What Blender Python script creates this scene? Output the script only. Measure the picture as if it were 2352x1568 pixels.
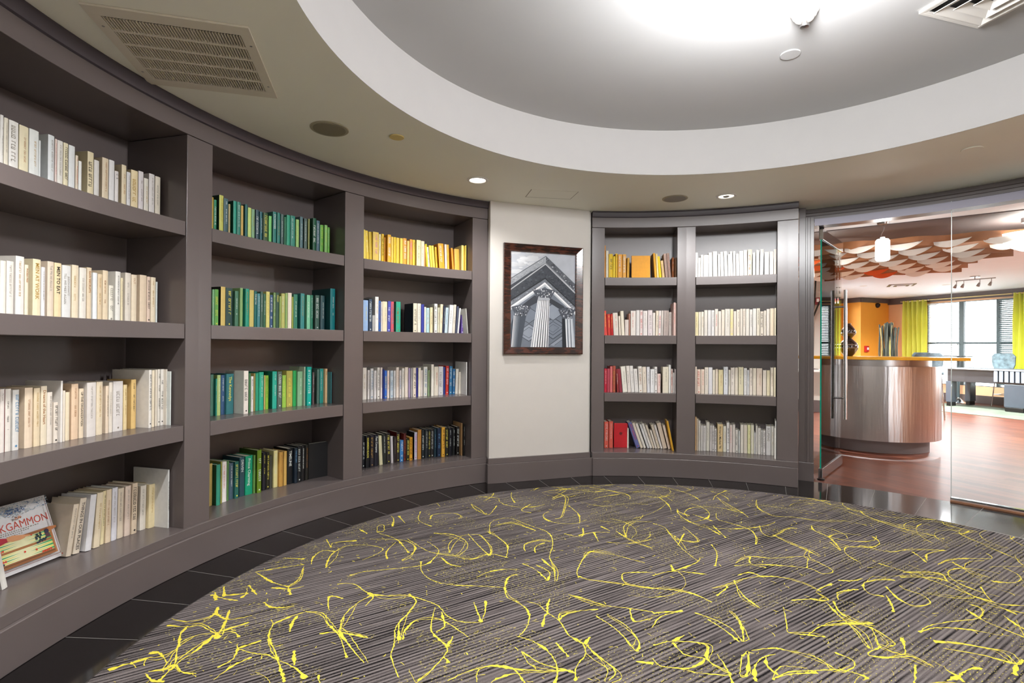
import bpy, bmesh, math, random
from math import sin, cos, radians as R, pi, hypot, atan2
from mathutils import Vector, Matrix
random.seed(7)
sc = bpy.context.scene
for o in list(bpy.data.objects): bpy.data.objects.remove(o)
col = sc.collection
# ------------------------------------------------ camera
cd = bpy.data.cameras.new('camera'); cam = bpy.data.objects.new('camera', cd); col.objects.link(cam)
cd.sensor_width = 36; cd.lens = 1203.1424*36/2352; cd.shift_y = 3.8227/2352; cd.clip_start = .05; cd.clip_end = 200
r_ = Vector((0.86766952, 0.49709894, 0.00649986)); u_ = Vector((-0.00290561, -0.00800345, 0.99996375)); f_ = Vector((-0.49713294, 0.86765695, 0.00549997))
cam.matrix_world = Matrix(((r_.x, u_.x, -f_.x, 0), (r_.y, u_.y, -f_.y, -2.2642), (r_.z, u_.z, -f_.z, 1.188), (0, 0, 0, 1)))
sc.camera = cam
# ------------------------------------------------ world, exposure
w = bpy.data.worlds.new('world'); sc.world = w; w.use_nodes = True
bg = w.node_tree.nodes['Background']; bg.inputs[0].default_value = (.93, .97, 1, 1); bg.inputs[1].default_value = 6.0
vs = sc.view_settings; vs.view_transform = 'Standard'; vs.look = 'None'; vs.gamma = 1; vs.use_curve_mapping = False; vs.exposure = 0.62
sc.display_settings.display_device = 'sRGB'

ZC, ZO, ZF = 2.4488, 2.7755, 2.3012
ZS = {'1': (1.8359, 1.7611), '2': (1.2945, 1.2163), '3': (.7564, .6759), '4': (.2124, .1652)}
RO = (-.0318, -.2502); RL, RR = 2.965, 3.1335
RING = (-.055, -.023)
# ------------------------------------------------ lights that the room's own and added fixtures give
def lamp(kind, loc, power, size=.05, colr=(1, .97, .93), parent=None, spot=None, rot=None, blend=.6):
    l = bpy.data.lights.new('lamp_light', kind); l.energy = power; l.color = colr
    if kind == 'AREA': l.shape = 'DISK'; l.size = size
    else: l.shadow_soft_size = size
    if spot: l.spot_size = R(spot); l.spot_blend = blend
    o = bpy.data.objects.new('lamp_light', l); col.objects.link(o); o.location = loc
    if rot: o.rotation_euler = rot
    if parent:
        o.parent = parent; o.matrix_parent_inverse = Matrix.Translation(-Vector(parent.location))
    return o
POWER = dict(bowl_up=22, bowl_dn=100, down=50, lobby=620, pend=5, bowl_p=240)

# ------------------------------------------------ materials
def hexc(h, a=1.0):
    v = [int(h[i:i+2], 16)/255 for i in (0, 2, 4)]
    return tuple(c/12.92 if c <= .04045 else ((c+.055)/1.055)**2.4 for c in v)+(a,)
MATS = {}
def mat(name, hx, rough=.5, metal=0, spec=.5, noise=0, nscale=8, bump=0, bscale=60, emis=0, coat=0, aniso=0):
    if name in MATS: return MATS[name]
    m = bpy.data.materials.new(name); m.use_nodes = True; nt = m.node_tree; b = nt.nodes['Principled BSDF']
    c = hexc(hx); b.inputs['Base Color'].default_value = c; b.inputs['Roughness'].default_value = rough
    b.inputs['Metallic'].default_value = metal; b.inputs['Specular IOR Level'].default_value = spec
    b.inputs['Coat Weight'].default_value = coat; b.inputs['Coat Roughness'].default_value = .08
    if emis: b.inputs['Emission Color'].default_value = c; b.inputs['Emission Strength'].default_value = emis
    tc = nt.nodes.new('ShaderNodeTexCoord')
    if noise or bump:
        n = nt.nodes.new('ShaderNodeTexNoise'); n.inputs['Scale'].default_value = nscale; n.inputs['Detail'].default_value = 4
        nt.links.new(tc.outputs['Object'], n.inputs['Vector'])
        if noise:
            mx = nt.nodes.new('ShaderNodeMix'); mx.data_type = 'RGBA'; mx.blend_type = 'MULTIPLY'; mx.inputs[0].default_value = 1
            cr = nt.nodes.new('ShaderNodeValToRGB'); cr.color_ramp.elements[0].position = .3; cr.color_ramp.elements[1].position = .7
            cr.color_ramp.elements[0].color = (1-noise,)*3+(1,); cr.color_ramp.elements[1].color = (1, 1, 1, 1)
            nt.links.new(n.outputs['Fac'], cr.inputs[0]); mx.inputs[6].default_value = c
            nt.links.new(cr.outputs[0], mx.inputs[7]); nt.links.new(mx.outputs[2], b.inputs['Base Color'])
        if bump:
            n2 = nt.nodes.new('ShaderNodeTexNoise'); n2.inputs['Scale'].default_value = bscale
            nt.links.new(tc.outputs['Object'], n2.inputs['Vector'])
            bp = nt.nodes.new('ShaderNodeBump'); bp.inputs['Strength'].default_value = bump; bp.inputs['Distance'].default_value = .002
            nt.links.new(n2.outputs['Fac'], bp.inputs['Height']); nt.links.new(bp.outputs[0], b.inputs['Normal'])
    MATS[name] = m; return m
def glassmat(name, tint, rough=.02, ior=1.45):
    m = bpy.data.materials.new(name); m.use_nodes = True; nt = m.node_tree; nt.nodes.clear()
    out = nt.nodes.new('ShaderNodeOutputMaterial'); t = nt.nodes.new('ShaderNodeBsdfTransparent'); g = nt.nodes.new('ShaderNodeBsdfGlossy')
    fr = nt.nodes.new('ShaderNodeFresnel'); fr.inputs[0].default_value = ior; mx = nt.nodes.new('ShaderNodeMixShader')
    t.inputs[0].default_value = tint; g.inputs['Roughness'].default_value = rough
    nt.links.new(fr.outputs[0], mx.inputs[0]); nt.links.new(t.outputs[0], mx.inputs[1]); nt.links.new(g.outputs[0], mx.inputs[2])
    nt.links.new(mx.outputs[0], out.inputs[0]); MATS[name] = m; return m
def colmat(name, rough=.45, noise=.06, nscale=30, spec=.4, stretch=None):
    m = bpy.data.materials.new(name); m.use_nodes = True; nt = m.node_tree; b = nt.nodes['Principled BSDF']
    a = nt.nodes.new('ShaderNodeAttribute'); a.attribute_name = 'Col'
    tc = nt.nodes.new('ShaderNodeTexCoord'); n = nt.nodes.new('ShaderNodeTexNoise'); n.inputs['Scale'].default_value = nscale; n.inputs['Detail'].default_value = 5
    if stretch:
        mp = nt.nodes.new('ShaderNodeMapping'); mp.inputs['Scale'].default_value = stretch
        nt.links.new(tc.outputs['Object'], mp.inputs[0]); nt.links.new(mp.outputs[0], n.inputs['Vector'])
    else: nt.links.new(tc.outputs['Object'], n.inputs['Vector'])
    cr = nt.nodes.new('ShaderNodeValToRGB'); cr.color_ramp.elements[0].position = .35; cr.color_ramp.elements[1].position = .65
    cr.color_ramp.elements[0].color = (1-noise*2,)*3+(1,)
    mx = nt.nodes.new('ShaderNodeMix'); mx.data_type = 'RGBA'; mx.blend_type = 'MULTIPLY'; mx.inputs[0].default_value = 1
    nt.links.new(n.outputs['Fac'], cr.inputs[0]); nt.links.new(a.outputs['Color'], mx.inputs[6]); nt.links.new(cr.outputs[0], mx.inputs[7])
    nt.links.new(mx.outputs[2], b.inputs['Base Color']); b.inputs['Roughness'].default_value = rough; b.inputs['Specular IOR Level'].default_value = spec
    MATS[name] = m; return m
M_CASE = mat('taupe_satin_paint', '655c5b', .27, spec=.5, noise=.05, nscale=3, bump=.06, bscale=90)
M_CASEIN = M_CASE
M_WALL = mat('warm_white_wall', 'cdc8c2', .75, noise=.02)
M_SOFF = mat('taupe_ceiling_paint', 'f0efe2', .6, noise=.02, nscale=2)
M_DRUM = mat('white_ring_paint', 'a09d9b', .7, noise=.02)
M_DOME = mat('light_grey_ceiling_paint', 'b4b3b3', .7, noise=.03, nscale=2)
M_TILE = mat('black_porcelain', '141213', .09, spec=.55, noise=.25, nscale=5)
M_GROUT = mat('grey_grout', '7d7a76', .8)
M_CHROME = mat('polished_chrome', 'c9cacc', .12, metal=1)
M_STEEL = mat('satin_steel', '9c9896', .3, metal=1)
M_BLK = mat('black_plastic', '111113', .35)
M_WHT = mat('white_plastic', 'dedbd6', .45)
M_VENT = mat('register_enamel', 'd8d0c0', .45)
M_VENTD = mat('duct_shade', '0c0b0a', .8)
M_GLASS = glassmat('clear_glass', (.975, .992, .985, 1), ior=1.3)
M_EDGE = mat('green_glass_edge', '0aa084', .15, emis=.0)
M_BOOK = colmat('book_cloth_and_paper', .5, .03, 40)
M_PAPER = mat('page_paper', 'e2d9c4', .8, noise=.15, nscale=120)
M_ORANGE = mat('orange_paint', 'f2a63a', .6, noise=.03)
M_PEACH = mat('peach_paint', 'e2b48c', .6, noise=.03)
M_GREYW = mat('pale_grey_paint', 'bcb8ae', .6, noise=.03)
M_LCEIL = mat('lobby_ceiling_paint', 'eef4fa', .7, noise=.02)
M_BEAM = mat('brown_beam_paint', '5a4f4d', .6, noise=.04)
M_YEL = mat('yellow_counter_laminate', 'e8a512', .25, noise=.04, coat=.3)
M_LIME = None

# ------------------------------------------------ mesh helpers
class MB:
    def __init__(s): s.v = []; s.f = []; s.m = []; s.c = []
    def add(s, vs, fs, mi=0, c=None):
        b = len(s.v); s.v += [tuple(v) for v in vs]
        for f in fs: s.f.append([b+i for i in f]); s.m.append(mi); s.c.append(c)
    def box(s, x0, x1, y0, y1, z0, z1, mi=0, c=None):
        s.add([(x0,y0,z0),(x1,y0,z0),(x1,y1,z0),(x0,y1,z0),(x0,y0,z1),(x1,y0,z1),(x1,y1,z1),(x0,y1,z1)],
              [(0,3,2,1),(4,5,6,7),(0,1,5,4),(1,2,6,5),(2,3,7,6),(3,0,4,7)], mi, c)
    def obox(s, P, Q, t, z0, z1, mi=0, c=None, side=0):
        # box along the segment P->Q (xy), thickness t centred (side 0) or on the left (+1) / right (-1)
        d = Vector((Q[0]-P[0], Q[1]-P[1])); d.normalize(); n = Vector((-d.y, d.x))
        a, b = (-t/2, t/2) if side == 0 else ((0, t) if side > 0 else (-t, 0))
        pts = [(P[0]+n.x*a, P[1]+n.y*a), (Q[0]+n.x*a, Q[1]+n.y*a), (Q[0]+n.x*b, Q[1]+n.y*b), (P[0]+n.x*b, P[1]+n.y*b)]
        s.add([p+(z0,) for p in pts]+[p+(z1,) for p in pts], [(0,3,2,1),(4,5,6,7),(0,1,5,4),(1,2,6,5),(2,3,7,6),(3,0,4,7)], mi, c)
    def sweep(s, o, prof, a0, a1, step=1.2, mi=0, caps=True, closed=True, c=None):
        n = max(1, int(abs(a1-a0)/step)); k = len(prof); vs = []
        for i in range(n+1):
            a = R(a0+(a1-a0)*i/n)
            for r, z in prof: vs.append((o[0]+r*cos(a), o[1]+r*sin(a), z))
        fs = []
        for i in range(n):
            for j in range(k if closed else k-1):
                j2 = (j+1) % k; fs.append((i*k+j, (i+1)*k+j, (i+1)*k+j2, i*k+j2))
        if caps and closed: fs.append(tuple(range(k-1, -1, -1))); fs.append(tuple(n*k+j for j in range(k)))
        s.add(vs, fs, mi, c)
    def arc(s, o, r0, r1, z0, z1, a0, a1, step=1.2, mi=0, c=None): s.sweep(o, [(r0,z0),(r1,z0),(r1,z1),(r0,z1)], a0, a1, step, mi, c=c)
    def lathe(s, x, y, prof, n=32, mi=0, c=None):
        k = len(prof); vs = []; fs = []
        for i in range(n):
            a = 2*pi*i/n
            for r, z in prof: vs.append((x+r*cos(a), y+r*sin(a), z))
        for i in range(n):
            for j in range(k-1): fs.append((i*k+j, ((i+1)%n)*k+j, ((i+1)%n)*k+j+1, i*k+j+1))
        if prof[0][0] > 1e-5: fs.append(tuple(i*k for i in range(n))[::-1])
        if prof[-1][0] > 1e-5: fs.append(tuple(i*k+k-1 for i in range(n)))
        s.add(vs, fs, mi, c)
    def tube(s, pts, r, n=8, mi=0, c=None, rs=None):
        pts = [Vector(p) for p in pts]; vs = []; fs = []; k = len(pts)
        for i, p in enumerate(pts):
            d = (pts[min(i+1, k-1)]-pts[max(i-1, 0)]).normalized(); a = d.orthogonal().normalized() if i == 0 else (a-d*a.dot(d)).normalized(); b = d.cross(a)
            rr = rs[i] if rs else r
            for j in range(n):
                t = 2*pi*j/n; vs.append(p+a*rr*cos(t)+b*rr*sin(t))
        for i in range(k-1):
            for j in range(n): fs.append((i*n+j, i*n+(j+1)%n, (i+1)*n+(j+1)%n, (i+1)*n+j))
        fs.append(tuple(range(n))[::-1]); fs.append(tuple((k-1)*n+j for j in range(n))); s.add(vs, fs, mi, c)
    def poly(s, pts, mi=0, c=None): s.add(pts, [tuple(range(len(pts)))], mi, c)
    def build(s, name, mats, parent=None, smooth=False, bevel=0, loc=None):
        me = bpy.data.meshes.new(name)
        off = Vector(loc) if loc is not None else (Vector(parent.location) if parent else Vector((0,0,0)))
        me.from_pydata([tuple(Vector(v)-off) for v in s.v] if off.length else s.v, [], s.f)
        if not isinstance(mats, (list, tuple)): mats = [mats]
        for m in mats: me.materials.append(m)
        me.polygons.foreach_set('material_index', s.m)
        if any(c is not None for c in s.c):
            ca = me.color_attributes.new('Col', 'FLOAT_COLOR', 'CORNER'); k = 0; dat = []
            for f, c in zip(s.f, s.c): dat += list(c or (.5,.5,.5,1))*len(f)
            ca.data.foreach_set('color', dat)
        bm = bmesh.new(); bm.from_mesh(me); bmesh.ops.recalc_face_normals(bm, faces=bm.faces); bm.to_mesh(me); bm.free()
        if smooth:
            for p in me.polygons: p.use_smooth = True
            me.set_sharp_from_angle(angle=R(35))
        me.update(); o = bpy.data.objects.new(name, me); col.objects.link(o)
        if parent: o.parent = parent
        else: o.location = off
        if bevel:
            b = o.modifiers.new('bevel', 'BEVEL'); b.width = bevel; b.segments = 2; b.limit_method = 'ANGLE'; b.angle_limit = R(40)
        return o
def tag(o, label=None, cat=None, group=None, kind=None):
    if label: o['label'] = label
    if cat: o['category'] = cat
    if group: o['group'] = group
    if kind: o['kind'] = kind
    return o
def thing(name, label, cat, loc=(0,0,0), group=None, rotz=0):
    o = bpy.data.objects.new(name, None); col.objects.link(o); o.location = loc; o.rotation_euler = (0,0,rotz); o.empty_display_size = .05
    return tag(o, label, cat, group)
def struct(o): o['kind'] = 'structure'; return o
def pol(r, a, o=(0,0)): return (o[0]+r*cos(R(a)), o[1]+r*sin(R(a)))

# ================================================ SETTING: rotunda
# floor: black tile ring with thin grout joints
mb = MB()
def outer(a):
    # outer radius about the origin of the tile ring; at the glass front it follows the door arc
    lo, hi = 2., 4.
    for _ in range(30):
        m = (lo+hi)/2; x, y = pol(m, a)
        if hypot(x-RO[0], y-RO[1]) < 3.365: lo = m
        else: hi = m
    return lo
def ro(a):
    a = a % 360
    return outer(a) if a < 92 else (3.2)
J = 6.26
k = 0; a = 94-J*15
while a < 94-J*15+360-.01:
    a1 = min(a+J, 94-J*15+360); g = .028
    n = 4
    for i in range(n):
        b0 = a+g+(a1-a-2*g)*i/n; b1 = a+g+(a1-a-2*g)*(i+1)/n
        mb.poly([pol(2.40,b0)+(0,), pol(2.40,b1)+(0,), pol(ro(b1),b1)+(0,), pol(ro(b0),b0)+(0,)][::1], 0)
    mb.poly([pol(2.40,a-g)+(0,), pol(2.40,a+g)+(0,), pol(ro(a+g),a+g)+(0,), pol(ro(a-g),a-g)+(0,)], 1)
    a += J
mb.arc((0,0), 0, 2.41, -.02, -.001, 0, 360, 6, 1)
struct(mb.build('floor', [M_TILE, M_GROUT]))
# ceiling: soffit with round opening, drum band, upper ceiling
mb = MB(); n = 180
vi = []; vs = []
for i in range(n):
    a = 360*i/n; vs.append(pol(1.8644, a, RING)+(ZC,)); vs.append(pol(3.5, a)+(ZC,))
mb.add(vs, [(2*i, 2*i+1, (2*i+3)%(2*n), (2*i+2)%(2*n)) for i in range(n)], 0)
vs = [(v[0], v[1], ZC+.05) for v in vs]; mb.add(vs, [(2*i, 2*i+1, (2*i+3)%(2*n), (2*i+2)%(2*n)) for i in range(n)], 0)
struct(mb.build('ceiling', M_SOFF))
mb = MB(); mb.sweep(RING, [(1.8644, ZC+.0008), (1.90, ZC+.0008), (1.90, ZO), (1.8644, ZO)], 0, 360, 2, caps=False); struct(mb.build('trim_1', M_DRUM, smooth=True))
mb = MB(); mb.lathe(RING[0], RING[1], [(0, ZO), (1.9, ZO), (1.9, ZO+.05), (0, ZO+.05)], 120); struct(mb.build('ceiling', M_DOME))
# wall behind the camera
mb = MB(); mb.arc((0,0), 2.965, 3.06, 0, ZC, 238.4, 398, 2); struct(mb.build('wall_rear', M_WALL, smooth=True))
mb = MB(); mb.arc((0,0), 2.94, 2.965, 0, .2124, 238.4, 398, 2); struct(mb.build('baseboard_rear', M_CASE, smooth=True))
# flat wall with the picture
A = Vector((-2.43, 1.585)); dW = Vector((.6613, .7501)); nW = Vector((.7501, -.6613))
def wp(s, off=0): p = A+dW*s+nW*off; return (p.x, p.y)
mb = MB(); mb.obox(wp(0), wp(.962), .14, .0, ZC, side=1); q_ = [pol(2.985,146.4), pol(3.41,146.4), pol(3.5,124.2,RO), pol(3.15,124.2,RO)]; mb.add([p+(0,) for p in q_]+[p+(ZC,) for p in q_], [(0,1,2,3),(4,5,6,7),(0,1,5,4),(1,2,6,5),(2,3,7,6),(3,0,4,7)]); struct(mb.build('wall_picture', M_WALL, bevel=.002))
mb = MB(); mb.obox(wp(-.02, .038), wp(.985, .038), .17, .0, .1652, side=1); mb.obox(wp(-.01, .018), wp(.97, .018), .15, .1652, .2124, side=1)
struct(mb.build('baseboard_picture', M_CASE, bevel=.002))

# ================================================ BOOKCASES
def bookcase(o, rf, rb, rm, rcr, panels, bays, back, label, name='bookcase'):
    lo, hi = panels[0][0], panels[-1][1]
    cx, cy = pol(rf, (lo+hi)/2, o)
    t = thing(name, label, 'bookcase', (cx, cy, 0))
    m = MB(); m.arc(o, back, back+.03, 0, ZC-.002, lo, hi); m.build('back_panel', M_CASEIN, t, smooth=True)
    m = MB(); m.arc(o, rb, back, 0, .1652, lo, hi); m.build('plinth', M_CASE, t, smooth=True, bevel=.003)
    m = MB(); m.arc(o, rm, back, .1652, .2124, lo, hi); m.build('bottom_shelf', M_CASE, t, smooth=True, bevel=.002)
    m = MB(); m.arc(o, rf-.003, back, ZF, 2.40, lo, hi); m.build('fascia', M_CASE, t, smooth=True, bevel=.002)
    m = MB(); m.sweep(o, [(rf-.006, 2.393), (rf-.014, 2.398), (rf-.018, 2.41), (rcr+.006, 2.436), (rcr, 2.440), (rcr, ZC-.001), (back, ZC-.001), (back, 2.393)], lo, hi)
    m.build('crown_molding', mat('dark_plum_crown', '453e44', .35), t, smooth=True)  # crown coloured darker than the rest of the case
    for a0, a1 in panels:
        m = MB(); m.arc(o, rf, back, .2124, ZF-.003, a0, a1); m.build('divider_panel', M_CASE, t, bevel=.0015)
    for a0, a1 in bays:
        for q in '123':
            zt, zb = ZS[q]
            m = MB(); m.arc(o, rf+.003, back-.001, zb, zt, a0+.07, a1-.09); m.build('shelf', M_CASE, t, smooth=True, bevel=.0015)
    return t
LP = [(146.55,149.6),(168.8,171.87),(190.95,194.03),(213.2,216.25),(235.35,238.4)]
LB = [(149.6,168.8),(171.87,190.95),(194.03,213.2),(216.25,235.35)]
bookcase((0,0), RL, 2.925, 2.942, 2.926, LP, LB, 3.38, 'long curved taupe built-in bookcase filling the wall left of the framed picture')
RP = [(91.3,94.3),(106.7,109.65),(121.85,124.05)]; RB = [(94.3,106.7),(109.65,121.85)]
bookcase(RO, RR, 3.055, 3.075, 3.105, RP, RB, 3.47, 'narrower curved taupe built-in bookcase between the framed picture and glass door')

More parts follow.
